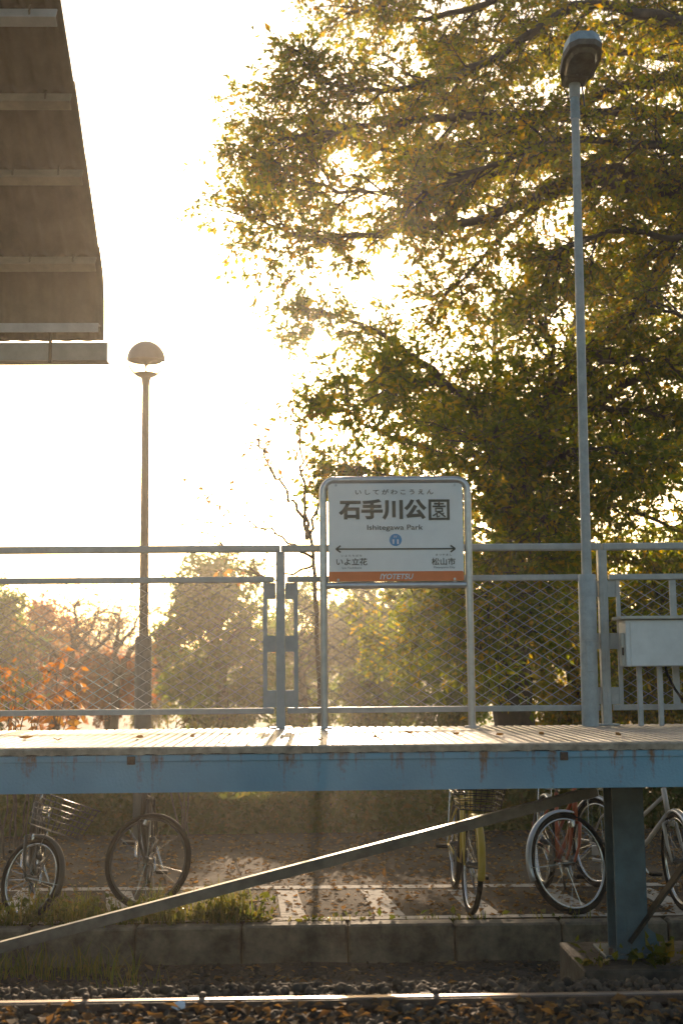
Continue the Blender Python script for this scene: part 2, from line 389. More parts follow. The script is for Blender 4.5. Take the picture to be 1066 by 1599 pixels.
# painted stall lines
lines = [((-300, 1391), (1400, 1382), 0.085)]
stall = [[(-85, 1394), (-40, 1394), (-10, 1446), (-70, 1446)], [(28, 1393), (62, 1393), (28, 1446), (-22, 1446)],
         [(165, 1393), (205, 1393), (215, 1446), (160, 1446)], [(432, 1392), (464, 1392), (478, 1441), (438, 1441)],
         [(562, 1391), (596, 1391), (636, 1440), (590, 1440)], [(698, 1391), (730, 1391), (790, 1439), (742, 1439)],
         [(838, 1389), (868, 1389), (950, 1436), (905, 1436)], [(985, 1388), (1015, 1388), (1110, 1434), (1062, 1434)]]
ln = thing('parking_lines', (0, 10, ZG), 'worn white stall lines painted on the asphalt', None, None, 'structure')
z4 = ZG + 0.004
a, b_ = G(-200, 1390), G(1266, 1382)
one('line', lambda b: b.add([(-6, a.y - .07, z4), (6, b_.y - .07, z4), (6, b_.y + .07, z4), (-6, a.y + .07, z4)], [(0, 1, 2, 3)]), M['line'], ln)
one('line', lambda b: b.add([(-6, 8.88, z4 + .002), (6, 8.88, z4 + .002), (6, 8.98, z4 + .002), (-6, 8.98, z4 + .002)], [(0, 1, 2, 3)]), M['line'], ln)
for q in stall:
    pts = [G(*p) for p in q]
    one('line', lambda b: b.add([(p.x, min(max(p.y, 9.0), a.y - .09), z4 + .001) for p in pts], [(3, 2, 1, 0)]), M['line'], ln)
# kerb of concrete blocks
kb = thing('kerb', (0, 8.78, -0.63), 'row of weathered concrete kerb blocks along the bicycle park', None, None, 'structure')
jx = [P(377 + 166.5 * k, 1480, 8.75).x for k in range(-5, 9)]
for i in range(len(jx) - 1):
    x0, x1 = jx[i] + 0.006, jx[i + 1] - 0.006
    dy = random.uniform(-0.008, 0.008); dz = random.uniform(-0.006, 0.006)
    one('block', lambda b: b.box(((x0 + x1) / 2, 8.795 + dy, -0.52 + dz), (x1 - x0, 0.16, 0.32), bev=0.014), M['concrete'], kb)

# ballast stones: uncountable
def icosa():
    t = (1 + 5 ** .5) / 2
    v = np.array([(-1, t, 0), (1, t, 0), (-1, -t, 0), (1, -t, 0), (0, -1, t), (0, 1, t), (0, -1, -t), (0, 1, -t), (t, 0, -1), (t, 0, 1), (-t, 0, -1), (-t, 0, 1)], float)
    f = np.array([(0, 11, 5), (0, 5, 1), (0, 1, 7), (0, 7, 10), (0, 10, 11), (1, 5, 9), (5, 11, 4), (11, 10, 2), (10, 7, 6), (7, 1, 8), (3, 9, 4), (3, 4, 2), (3, 2, 6), (3, 6, 8), (3, 8, 9), (4, 9, 5), (2, 4, 11), (6, 2, 10), (8, 6, 7), (9, 8, 1)])
    return v / np.linalg.norm(v[0]), f
def stones(name, pos, size, m):
    v0, f0 = icosa(); n = len(pos)
    A = rng.normal(size=(n, 3, 3)); Qm, _ = np.linalg.qr(A)
    sc = size * (0.6 + 0.8 * rng.random((n, 1, 1))) * np.stack([np.ones(n), 0.6 + .4 * rng.random(n), 0.45 + .4 * rng.random(n)], 1)[:, None, :]
    vv = v0[None] * (0.75 + 0.5 * rng.random((n, 12, 1))) * sc
    vv = np.einsum('nij,nkj->nki', Qm, vv) + pos[:, None, :]
    ff = (f0[None] + (np.arange(n) * 12)[:, None, None]).reshape(-1, 3)
    return fast_mesh(name, vv.reshape(-1, 3), ff, m)
sp = []
for i in range(6500):
    x = random.uniform(-2.6, 3.0); y = random.uniform(4.9, 6.4)
    if 5.385 < y < 5.48: continue
    sp.append((x, y, profile(y) + (0.085 if y < 5.4 else 0.035) + random.uniform(-0.01, 0.02)))
for i in range(4500):
    x = random.uniform(-2.8, 3.2); y = random.uniform(6.4, 8.7)
    sp.append((x, y, profile(y) + 0.025 + random.uniform(-0.015, 0.012)))
tag(stones('ballast', np.array(sp), 0.024, M['stone']), 'brown ballast stones around the rail', None, None, 'stuff')

# the rail
rl = thing('rail', (0, 5.43, -0.14), 'rusty railway rail with a bright worn head, crossing the bottom', None, None, 'structure')
head = [(-.032, .0), (-.032, -.03), (-.008, -.042), (-.008, -.105), (-.055, -.118), (-.055, -.13), (.055, -.13), (.055, -.118), (.008, -.105), (.008, -.042), (.032, -.03), (.032, 0)]
YR = 5.43
one('rail_body', lambda b: b.prism([Vector((0, y, z - 0.003)) for y, z in head[::-1]], (-8, YR, 0), (8, YR, 0)), M['rail'], rl)
one('rail_head', lambda b: b.prism([Vector((0, y, z)) for y, z in ((-.010, -.002), (-.008, .001), (.026, .001), (.028, -.002))], (-8, YR, 0), (8, YR, 0)), M['rail_top'], rl)
for px in (130, 312, 675, 1020):
    p = P(px, 1556, YR + .05)
    def clip(b):
        b.box((p.x, YR + .048, -.05), (.07, .035, .085), bev=.008); b.box((p.x + .012, YR + .05, .002), (.026, .03, .03), bev=.006)
        b.box((p.x - .03, YR + .05, -.004), (.05, .02, .012), bev=.003)
    one('rail_clip', clip, M['rail'], rl)
# paper scrap and small rubbish by the rail
p = P(278, 1570, 5.32)
sc_ = one('paper_scrap', lambda b: b.add([p + Vector(q) for q in ((-.028, 0, -.008), (.0, -.01, -.018), (.03, 0, -.012), (.026, .012, .010), (.004, .016, .014), (-.014, .01, .006), (0.004, -.002, .006))],
                                     [(0, 1, 6), (1, 2, 6), (2, 3, 6), (3, 4, 6), (4, 5, 6), (5, 0, 6)]), M['paper'])
tag(sc_, 'crumpled pale blue scrap of paper lying in front of the rail', 'paper scrap')

# ------------------------------------------------------------------ platform
ZD = 0.975; YF, YBK = 6.30, 8.22; X0, X1 = -5.2, 5.2
pf = thing('platform', (0, 7.2, -0.3), 'raised station platform with ribbed pale deck on a blue steel girder', 'platform')
def deck(b):
    per = 0.052; x = X0; top = []
    while x < X1:
        top += [(x, 0.0), (x + .030, 0.0), (x + .034, -.006), (x + .048, -.006)]; x += per
    k = len(b.v)
    for (x, z) in top: b.v.append((x, YF + .045, ZD + z)); b.v.append((x, YBK, ZD + z))
    for i in range(len(top) - 1):
        a = k + 2 * i; b.f.append((a, a + 2, a + 3, a + 1))
one('deck_surface', deck, M['deck'], pf)
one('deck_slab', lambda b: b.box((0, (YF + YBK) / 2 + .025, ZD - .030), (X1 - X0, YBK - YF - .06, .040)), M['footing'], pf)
for i in range(4):                                    # nosing in lengths with hairline joints
    a = X0 + (X1 - X0) * i / 4; bb = X0 + (X1 - X0) * (i + 1) / 4
    def nose(b, a=a, bb=bb):
        n = 90; k0 = len(b.v); ring = 5
        for j in range(n + 1):
            x = a + .002 + (bb - a - .004) * j / n
            w1, w2, w3 = (random.uniform(-.0025, .0025) for _ in range(3))
            for (y, z) in ((YF + .05, ZD - .033 + w3 * 1.6), (YF - .004 + w1, ZD - .034 + w3 * 1.6), (YF - .006 + w2, ZD - .006 + w2), (YF + .004 + w1, ZD + .001), (YF + .05, ZD + .002)):
                b.v.append((x, y, z))
        for j in range(n):
            for r in range(ring):
                p_, q_ = k0 + j * ring + r, k0 + j * ring + (r + 1) % ring
                b.f.append((p_, q_, q_ + ring, p_ + ring))
        b.f.append(tuple(k0 + r for r in range(ring))); b.f.append(tuple(k0 + n * ring + r for r in range(ring))[::-1])
    one('deck_edge', nose, M['nosing'], pf)
ZGT, ZGB = ZD - .038, 0.757
gd = one('girder', lambda b: (b.box((0, YF + .012, (ZGT + ZGB) / 2), (X1 - X0, .016, ZGT - ZGB)), b.box((0, YF + .06, ZGB + .006), (X1 - X0, .08, .012))), M['girder'], pf)
one('girder_cap', lambda b: b.box((0, YF + .0005, ZGT - .016), (X1 - X0, .006, .030), bev=.002), M['girder'], gd)
one('rear_girder', lambda b: b.box((0, YBK - .05, (ZGT + ZGB) / 2 + .02), (X1 - X0, .08, ZGT - ZGB - .04)), M['girder'], pf)
for i in range(9):
    x = -4.8 + i * 1.2
    one('joist', lambda b: b.box((x, (YF + YBK) / 2, ZGB + .075), (.06, YBK - YF - .28, .14)), M['column'], pf)
# bolt patches on the girder
for px in (205, 880):
    q = P(px, 1182, YF)
    one('cover_plate', lambda b: b.box((q.x, YF - .006, ZGT - .024), (.040, .006, .040), bev=.002), M['rail'], gd)

# columns (H section) with concrete footings, braces
YC = 7.15
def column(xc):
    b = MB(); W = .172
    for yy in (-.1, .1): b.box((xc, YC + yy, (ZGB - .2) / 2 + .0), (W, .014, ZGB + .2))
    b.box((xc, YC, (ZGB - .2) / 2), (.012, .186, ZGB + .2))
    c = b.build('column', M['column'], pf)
    one('base_plate', lambda b: b.box((xc, YC, -.208), (.32, .32, .02), bev=.004), M['column'], c)
    for sx in (-1, 1):
        one('bolt', lambda b: b.tube([(xc + sx * .125, YC - .13, -.20), (xc + sx * .125, YC - .13, -.165)], .013, 6), M['rail'], c)
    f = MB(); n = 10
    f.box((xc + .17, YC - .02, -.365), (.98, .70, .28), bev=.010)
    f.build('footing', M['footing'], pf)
xc = P(983, 1360, YC - .1).x; column(xc)
xl = xc - 4.6; column(xl)
# long flat brace: two ends read from the photo
def angle_bar(name, a, b2, leg, th, m, par):
    a, b2 = Vector(a), Vector(b2); d = (b2 - a).normalized(); n = Vector((-d.z, 0, d.x))
    if n.z < 0: n = -n
    mb = MB()
    y0 = Vector((0, 1, 0))
    poly = [Vector((0, 0, 0)), y0 * leg, y0 * leg - n * th, y0 * th - n * th, y0 * th - n * leg, -n * leg]
    mb.prism(poly, a, b2); return mb.build(name, m, par)
a = P(-170, 1517, YC - .13); b2 = P(930, 1228, YC - .13)
angle_bar('brace', a, b2, .056, .008, M['brace'], pf)
a = P(982, 1472, YC - .125); b2 = P(1158, 1228, YC - .125)
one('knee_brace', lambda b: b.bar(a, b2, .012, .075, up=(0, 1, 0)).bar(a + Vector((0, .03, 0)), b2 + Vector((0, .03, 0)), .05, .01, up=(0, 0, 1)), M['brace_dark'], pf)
q = P(1010, 1478, YC - .125)
one('gusset', lambda b: b.add([(q.x - .10, YC - .112, -.198), (q.x + .08, YC - .112, -.198), (q.x + .06, YC - .112, -.10), (q.x - .1, YC - .112, .02), (q.x - .10, YC - .104, -.198), (q.x + .08, YC - .104, -.198), (q.x + .06, YC - .104, -.10), (q.x - .1, YC - .104, .02)],
     [(0, 1, 2, 3), (7, 6, 5, 4), (0, 4, 5, 1), (1, 5, 6, 2), (2, 6, 7, 3), (3, 7, 4, 0)]), M['column'], pf)

# ------------------------------------------------------------------ fence
YFN = 8.10
fx = [P(438, 1000, YFN).x, P(943, 1000, YFN).x]; stp = fx[1] - fx[0]
posts = [fx[0] - 2 * stp, fx[0] - stp, fx[0], fx[1], fx[1] + stp]
zt = P(438, 857, YFN).z; zm = P(438, 905, YFN).z; zb = P(438, 1110, YFN).z
fn = thing('platform_fence', (0, YFN, ZD), 'grey steel fence with diamond wire mesh panels along the back of the platform', 'fence')
for x in posts:
    pb = MB(); pb.box((x, YFN, (ZD + zt - .021) / 2), (.056, .056, zt - .021 - ZD), bev=.003)
    po = pb.build('post', M['fence'], fn)
    one('foot_plate', lambda b: b.box((x, YFN, ZD + .006), (.14, .12, .010), bev=.002), M['fence'], po)
    one('weld_seam', lambda b: b.box((x + .004, YFN - .029, (ZD + zm) / 2), (.003, .003, zm - ZD - .1)), M['wire'], po)
for i in range(len(posts) - 1):
    a, b2 = posts[i], posts[i + 1]
    one('top_rail', lambda b: b.box(((a + b2) / 2 + .002, YFN, zt), (b2 - a - .004, .046, .046), bev=.008), M['fence'], fn)
    pn = MB(); pn.box(((a + b2) / 2, YFN - .004, zm), (b2 - a - .085, .036, .038), bev=.004); pn.box(((a + b2) / 2, YFN - .024, zm - .012), (b2 - a - .085, .006, .006))
    pan = pn.build('panel', M['fence'], fn)
    one('bottom_bar', lambda b: (b.box(((a + b2) / 2, YFN - .004, zb), (b2 - a - .085, .036, .036), bev=.004), b.box(((a + b2) / 2, YFN - .024, zb + .008), (b2 - a - .085, .006, .006))), M['fence'], pan)
    for (x, s) in ((a, 1), (b2, -1)):
        xs_ = x + s * .098
        one('stile', lambda b: b.box((xs_, YFN - .004, (zm + zb) / 2), (.026, .012, zm - zb - .034)), M['fence'], pan)
        for (t0, t1) in ((905 + 5, 936), (993, 1018), (1078, 1105)):
            za, zc = P(438, t0, YFN).z, P(438, t1, YFN).z
            one('tab', lambda b: b.box((x + s * .0575, YFN + .001, (za + zc) / 2), (.055, .006, za - zc)), M['fence'], pan)
    if i == 3:
        xm = P(1050, 940, YFN).x
        one('stile', lambda b: b.box((xm, YFN - .006, (zm + zb) / 2), (.042, .012, zm - zb - .034)), M['fence'], pan)
    # wire mesh clipped to the panel opening
    wx0, wx1, wz0, wz1 = a + .105, b2 - .105, zb + .015, zm - .015
    wm = MB(); dx, dz = .112, .070; sl_ = dz / dx
    for sg in (1, -1):
        c0 = wz0 - sl_ * (wx1 - wx0) - .2; c = c0
        while c < wz1 + sl_ * (wx1 - wx0) + .2:
            # z = c + sg*sl*(x-wx0)
            pts = []
            for x in (wx0, wx1):
                z = c + sg * sl_ * (x - wx0)
                if wz0 <= z <= wz1: pts.append((x, z))
            for z in (wz0, wz1):
                x = wx0 + (z - c) / (sg * sl_)
                if wx0 < x < wx1: pts.append((x, z))
            if len(pts) >= 2 and abs(pts[0][0] - pts[1][0]) > .01:
                (xa, za), (xb_, zb_) = pts[:2]
                n = max(2, int(abs(xb_ - xa) / (dx / 2)))
                P3 = []
                for k in range(n + 1):
                    t = k / n
                    P3.append((xa + (xb_ - xa) * t, YFN + .004 + sg * .0025, za + (zb_ - za) * t))
                wm.tube(P3, .0021, 5, cap=False)
            c += dz
    tag(wm.build('wire_mesh', M['wire'], pan, smooth=True), kind='stuff')

# ------------------------------------------------------------------ station name sign
YS = 7.95
sg = thing('station_sign', (P(618, 1100, YS).x, YS, ZD), 'white station name board with orange band in a bent tube frame', 'sign')
xl_, xr_ = P(505, 900, YS).x, P(732, 900, YS).x
zt_ = P(505, 750, YS).z; zb_ = P(618, 914, YS).z; rt = .0235; cr_ = .075
pts = [(xl_, YS, ZD), (xl_, YS, zt_ - cr_)]
pts += [(xl_ + cr_ - cr_ * math.cos(t), YS, zt_ - cr_ + cr_ * math.sin(t)) for t in [R(90) * k / 7 for k in range(1, 8)]]
pts += [(xr_ - cr_ + cr_ * math.sin(t), YS, zt_ - cr_ + cr_ * math.cos(t)) for t in [R(90) * k / 7 for k in range(0, 8)]]
pts += [(xr_, YS, ZD)]
MB().tube(pts, rt, 14).build('tube_frame', M['steel'], sg, smooth=50)
MB().tube([(xl_ + .018, YS, zb_), (xr_ - .018, YS, zb_)], rt * .9, 14).build('cross_bar', M['steel'], sg, smooth=50)
for x in (xl_, xr_):
    one('foot_flange', lambda b: b.lathe([(.001, .012), (.045, .012), (.048, .008), (.048, 0), (.001, 0)], (x, YS, ZD + .001), 18), M['steel'], sg)
px0, px1 = P(512.5, 830, YS).x, P(722.5, 830, YS).x; pz1, pz0 = P(618, 755, YS).z, P(618, 908, YS).z
def rr(b, x0, x1, z0, z1, y0, y1, r, n=4):
    ring = []
    for (cx, cz, a0) in ((x1 - r, z0 + r, -90), (x1 - r, z1 - r, 0), (x0 + r, z1 - r, 90), (x0 + r, z0 + r, 180)):
        for k in range(n + 1):
            t = R(a0 + 90 * k / n); ring.append((cx + r * math.cos(t), cz + r * math.sin(t)))
    b.prism([Vector((x, 0, z)) for x, z in ring], (0, y0, 0), (0, y1, 0))
bd = one('board', lambda b: rr(b, px0, px1, pz0, pz1, YS - .012, YS + .012, .014), M['panel'], sg)
SX = lambda px: P(px, 830, YS).x
def SZ(px, py): return P(px, py, YS).z
zo = P(618, 892.5, YS).z
one('orange_band', lambda b: rr(b, px0 + .001, px1 - .001, pz0 + .001, zo, YS - .0135, YS - .0122, .012), M['orange'], bd)
for (x, z) in ((px0 + .05, pz1 - .012), (px1 - .05, pz1 - .012), (px0 + .06, pz0 + .012), (px1 - .06, pz0 + .012)):
    one('clamp', lambda b: (b.box((x, YS, z + (.017 if z > 0.5 * (pz0 + pz1) else -.017)), (.02, .02, .03)), b.tube([(x, YS - .013, z), (x, YS - .018, z)], .008, 8)), M['steel'], sg)
def text(name, body, xc_, zc_, wd, ht, m, par, bold=0.0, y=YS - .0152, shear=0.0, space=1.0):
    cu = bpy.data.curves.new(name, 'FONT'); cu.body = body; cu.size = 1; cu.offset = bold; cu.shear = shear; cu.space_character = space; cu.resolution_u = 3
    to = bpy.data.objects.new(name, cu); C.objects.link(to); bpy.context.view_layer.update()
    me = bpy.data.meshes.new_from_object(to.evaluated_get(bpy.context.evaluated_depsgraph_get()))
    bpy.data.objects.remove(to); bpy.data.curves.remove(cu)
    co = np.array([v.co[:] for v in me.vertices]); lo, hi = co.min(0), co.max(0)
    s1 = wd / (hi[0] - lo[0]); s2 = ht / (hi[1] - lo[1])
    L = wloc(par)
    for v in me.vertices:
        x = (v.co.x - (lo[0] + hi[0]) / 2) * s1 + xc_; z = (v.co.y - (lo[1] + hi[1]) / 2) * s2 + zc_
        v.co = (x - L.x, y - L.y, z - L.z)
    me.materials.clear(); me.materials.append(m); me.name = name
    o = bpy.data.objects.new(name, me); C.objects.link(o); o.parent = par; return o
pxm = YS / (F * 1.0)                     # metres per photo pixel at the sign, near enough
k_ = (px1 - px0) / 210.0
def T(name, body, cx, cy_, wpx, hpx, m, bold=0.0, shear=0.0, space=1.0, y=YS - .0152):
    return tag(text(name, body, SX(cx), SZ(cx, cy_), wpx * k_, hpx * k_, m, bd, bold, y, shear, space), kind='stuff')
T('kana_lettering', 'いしてがわこうえん', 616, 768.5, 122, 8.5, M['ink'], .012, space=1.45)
T('title_lettering', '石手川公', 597.5, 796, 137, 33, M['ink'], .045)
def garden(b):
    x0, z0, W = SX(669.2), SZ(685.5, 812.5), 32.6 * k_
    y0 = YS - .0152
    def st(p, q, w_=.075):
        y = y0_[0]; y0_[0] -= .00006
        b.bar((x0 + p[0] * W, y, z0 + p[1] * W), (x0 + q[0] * W, y, z0 + q[1] * W), .0012, w_ * W, up=(-(q[1] - p[1]), 0, q[0] - p[0]))
    y0_ = [y0]
    st((.06, 0), (.06, 1), .13); st((.94, 0), (.94, 1), .13); st((.10, .94), (.90, .94), .12); st((.10, .06), (.90, .06), .10)
    st((.26, .79), (.74, .79), .08); st((.5, .87), (.5, .68), .085); st((.18, .66), (.82, .66), .08)
    st((.34, .56), (.66, .56), .055); st((.34, .42), (.66, .42), .055); st((.34, .59), (.34, .39), .06); st((.66, .59), (.66, .39), .06)
    st((.50, .40), (.20, .20), .065); st((.40, .30), (.40, .14), .06); st((.40, .14), (.54, .20), .05); st((.50, .38), (.80, .15), .07); st((.74, .34), (.60, .27), .05)
tag(one('title_lettering', garden, M['ink'], bd), kind='stuff')
T('romaji_lettering', 'Ishitegawa Park', 616.5, 825, 87, 10.5, M['ink'], .006)
T('kanji_lettering', 'いよ立花', 548.5, 877.5, 48, 11.5, M['ink'], .014)
T('kanji_lettering', '松山市', 691, 877, 37, 11.5, M['ink'], .012)
T('small_lettering', 'いよたちばな', 548.5, 868, 32, 3.2, M['ink'], .005, space=1.3)
T('small_lettering', 'まつやまし', 691.5, 866.5, 25, 3.2, M['ink'], .005, space=1.3)
T('small_lettering', 'Iyo-Tachibana', 548.5, 887.5, 30, 3.6, M['ink'], .0)
T('small_lettering', 'Matsuyama City', 692, 886.5, 33, 3.6, M['ink'], .0)
T('band_lettering', 'IYOTETSU', 618, 900.5, 52, 8.5, M['white_ink'], .02, shear=.22, y=YS - .0158)
dc = (SX(617), YS - .0140, SZ(617, 843.5)); dr = 9.6 * k_
def disc(b, r0, r1, y):
    n = 32; k0 = len(b.v)
    for j in range(n):
        t = 2 * math.pi * j / n
        b.v += [(dc[0] + r0 * math.cos(t), y, dc[2] + r0 * math.sin(t)), (dc[0] + r1 * math.cos(t), y, dc[2] + r1 * math.sin(t))]
    for j in range(n):
        j2 = (j + 1) % n; b.f.append((k0 + 2 * j, k0 + 2 * j + 1, k0 + 2 * j2 + 1, k0 + 2 * j2))
one('number_disc', lambda b: disc(b, .0003, dr, YS - .0140), M['blue_dot'], bd)
T('number_lettering', '11', 617, 846.2, 9.5, 7.2, M['white_ink'], .04)
T('number_lettering', 'IY', 617, 838.6, 5.0, 3.6, M['white_ink'], .0)
def arrow(b):
    y0, y1 = YS - .0150, YS - .0138; zc_ = lambda px: SZ(px, 857.5 - (px - 617) * 0.004)
    xa, xb_ = SX(524), SX(709.5); za = zc_(524); zb2 = zc_(709)
    b.bar((xa + .004, y0, za), (xb_ - .004, y0, zb2), .0012, .0095, up=(0, 0, 1))
    for (x, z, s) in ((xa, za, 1), (xb_, zb2, -1)):
        for q in (-1, 1):
            b.bar((x, y0 - .0006, z), (x + s * .030, y0 - .0006, z + q * .021), .0012, .0095, up=(0, 0, 1))
tag(one('arrow', arrow, M['ink'], bd), kind='stuff')

# ------------------------------------------------------------------ platform lamp
YL = 8.0
xb0 = P(920.5, 1100, YL); xt0 = P(897, 150, YL)
xp = xb0.x
lp = thing('platform_lamp', (xp, YL, ZD), 'tall slim blue-grey lamp post on the platform, flat head facing the tracks', 'lamp post')
zs = P(918, 897, YL).z; zse = P(920, 1001, YL).z; zc1 = P(899, 181, YL).z; zc0 = P(896, 124, YL).z
lean = (xt0.x - xp) / (xt0.z - ZD)
LX = lambda z: xp + lean * (z - ZD)
MB().tube([(LX(ZD), YL, ZD), (LX(zse), YL, zse)], .0535, 20).build('sleeve', M['pole'], lp, smooth=50)
MB().tube([(LX(zse), YL, zse + .001), (LX(zs), YL, zs - .012), (LX(zs), YL, zs)], [.0555, .0555, .048], 20).build('upper_sleeve', M['pole'], lp, smooth=50)
MB().tube([(LX(zs), YL, zs), (LX(zc1), YL, zc1)], [.0325, .0265], 16).build('pole', M['pole'], lp, smooth=50)
MB().tube([(LX(zc1), YL, zc1 - .02), (LX(zc1), YL, zc1 - .012), (LX(zc1 + .1), YL, zc1 + .13)], [.030, .033, .030], 16).build('collar', M['pole_blue'], lp, smooth=50)
MB().tube([(LX(zc1), YL, zc1 + .13), (LX(zc0), YL - .01, zc0 - .01)], [.037, .039], 16).build('neck', M['pole'], lp, smooth=50)
one('inspection_cover', lambda b: b.box((xp, YL - .0525, ZD + .42), (.045, .008, .16), bev=.003), M['pole'], lp)
# head: leaf-shaped tray that points at the tracks and tips upward a little
hz = zc0 - .015; hx = LX(hz); tilt = R(9)
def HP(u, v, w_):                     # u across, v towards the tracks, w up
    u *= .90; v *= .88; return (hx + u, YL - v * math.cos(tilt) - w_ * math.sin(tilt) * 0 , hz + v * math.sin(tilt) + w_)
outl = [(-.085, -.06), (.085, -.06), (.130, .10), (.142, .29), (.118, .42), (.060, .47), (-.060, .47), (-.118, .42), (-.142, .29), (-.130, .10)]
def tray(b, sc0, sc1, w0, w1, w2=None):
    n = len(outl); k0 = len(b.v)
    for (s, w_) in ((sc0, w0), (sc1, w1)):
        for (u, v) in outl: b.v.append(HP(u * s, .22 + (v - .22) * s, w_))
    for j in range(n): b.f.append((k0 + j, k0 + (j + 1) % n, k0 + n + (j + 1) % n, k0 + n + j))
    b.f.append(tuple(k0 + j for j in range(n))[::-1]); b.f.append(tuple(k0 + n + j for j in range(n)))
hd = one('lamp_head', lambda b: tray(b, 1.0, .86, .03, .105), M['pole_blue'], lp)
one('lamp_rim', lambda b: tray(b, .97, 1.0, -.004, .029), M['lamp_under'], hd)
def lens(b):
    pts_ = [(-.100, .10), (.100, .10), (.114, .28), (.09, .385), (.045, .43), (-.045, .43), (-.09, .385), (-.114, .28)]
    n = len(pts_); k0 = len(b.v)
    for (s, w_) in ((1, -.005), (.86, -.026)):
        for (u, v) in pts_: b.v.append(HP(u * s, .24 + (v - .24) * s, w_))
    for j in range(n): b.f.append((k0 + j, k0 + (j + 1) % n, k0 + n + (j + 1) % n, k0 + n + j))
    b.f.append(tuple(k0 + n + j for j in range(n)))
one('lens', lens, M['lamp_glass'], hd)
one('gear_box', lambda b: b.box(HP(0, .04, .0), (.15, .15, .05), bev=.012), M['lamp_under'], hd)
# small drop wire beside the neck
one('drop_rod', lambda b: b.tube([HP(.055, .0, .0), (hx + .062, YL, hz - .17)], .006, 6), M['lamp_under'], lp)

# ------------------------------------------------------------------ control cabinet at the right
YB = 7.88
cx0, cx1 = P(977, 1000, YB).x, P(1150, 1000, YB).x; cz1, cz0 = P(1010, 968, YB).z, P(1010, 1041, YB).z
cb = thing('control_cabinet', ((cx0 + cx1) / 2, YB + .1, ZD), 'pale grey metal equipment cabinet on thin legs before the fence', 'cabinet')
bo = one('cabinet_body', lambda b: b.box(((cx0 + cx1) / 2, YB + .09, (cz0 + cz1) / 2), (cx1 - cx0, .18, cz1 - cz0), bev=.004), M['cabinet'], cb)
one('door_panel', lambda b: b.box(((cx0 + cx1) / 2 + .012, YB - .004, (cz0 + cz1) / 2 - .004), (cx1 - cx0 - .03, .008, cz1 - cz0 - .014), bev=.003), M['cabinet'], bo)
one('rain_lid', lambda b: b.box(((cx0 + cx1) / 2 - .012, YB + .085, cz1 + .014), (cx1 - cx0 + .05, .23, .020), bev=.004), M['cabinet_trim'], cb)
one('side_hinge', lambda b: b.box((cx0 - .012, YB + .05, (cz0 + cz1) / 2 - .04), (.024, .05, (cz1 - cz0) * .72), bev=.004), M['cabinet_trim'], cb)
one('side_latch', lambda b: b.box((cx0 - .016, YB + .023, (cz0 + cz1) / 2 - .05), (.010, .012, .05), bev=.003), M['black'], cb)
for px in (999, 1031, 1120):
    x = P(px, 1090, YB + .09).x
    one('leg', lambda b: b.box((x, YB + .09, (ZD + cz0) / 2), (.030, .030, cz0 - ZD), bev=.003), M['fence'], cb)
xa = P(1043, 1045, YB).x
one('cable', lambda b: b.tube([(xa, YB + .07, cz0 + .01), (xa + .01, YB + .06, cz0 - .05), (xa + .05, YB + .05, cz0 - .14), (xa + .12, YB + .06, cz0 - .24), (xa + .2, YB + .08, ZD + .01)], .008, 6), M['black'], cb, True)

# ------------------------------------------------------------------ platform canopy, upper left
prof_px = [(90, 0), (113, 137), (131, 255), (152, 395), (158.5, 450), (159, 530)]
XR = P(159, 530, 8.25).x
prof = []
for (px, py) in prof_px:
    d = ray(px, py); t = XR / d.x; prof.append((d.y * t, EYE + d.z * t))
prof.sort()                                             # y ascending: near (high) to far (low)
y0_, z0_ = prof[0]; sl0 = (prof[0][1] - prof[1][1]) / (prof[1][0] - prof[0][0])
full = [(y0_ - 1.5, z0_ + .62), (y0_ - .95, z0_ + .55), (y0_ - .45, z0_ + .33)] + prof
cp = thing('platform_canopy', (XR - 2.0, 7.6, ZD), 'platform canopy of corrugated sheets with purlins, jutting in at upper left', 'canopy')
XLF = XR - 4.4
def curve_pt(s):                                        # arc-length-free: s in [0, len-1]
    i = min(int(s), len(full) - 2); t = s - i
    # Catmull-Rom
    p0 = full[max(i - 1, 0)]; p1 = full[i]; p2 = full[i + 1]; p3 = full[min(i + 2, len(full) - 1)]
    f = lambda a, b, c, d: 0.5 * (2 * b + (c - a) * t + (2 * a - 5 * b + 4 * c - d) * t * t + (3 * b - a - 3 * c + d) * t ** 3)
    return Vector((0, f(p0[0], p1[0], p2[0], p3[0]), f(p0[1], p1[1], p2[1], p3[1])))
rows = [(0, 1.55), (1.45, 3.12), (3.0, 4.10), (4.0, 5.10), (5.0, 6.10), (6.0, 8.0)]
for r_i, (s0, s1) in enumerate(rows):
    for k in range(5):
        xa = XR - .88 * (k + 1); xb_ = xa + .885
        b = MB(); nxs, nss = 56, 8; lift = .012 * (r_i % 2)
        for j in range(nss + 1):
            s = s0 + (s1 - s0) * j / nss
            p = curve_pt(s); q = curve_pt(min(s + .02, 7.999)) - curve_pt(max(s - .02, 0)); nrm = Vector((0, -q.z, q.y)).normalized()
            if nrm.z < 0: nrm = -nrm
            for i in range(nxs + 1):
                x = xa + (xb_ - xa) * i / nxs
                h = .024 * math.sin((x - XR) * 2 * math.pi / .14) + .036 + lift + .022 * (1 - j / nss) + .002 * (k % 2)
                b.v.append(tuple(p + nrm * h + Vector((x, 0, 0))))
        n0 = len(b.v)
        for j in range(nss):
            for i in range(nxs):
                a = j * (nxs + 1) + i; b.f.append((a, a + 1, a + nxs + 2, a + nxs + 1))
        o = b.build('roof_sheet', M['roof'], cp, smooth=True)
        so_ = o.modifiers.new('thickness', 'SOLIDIFY'); so_.thickness = .006; so_.offset = 1
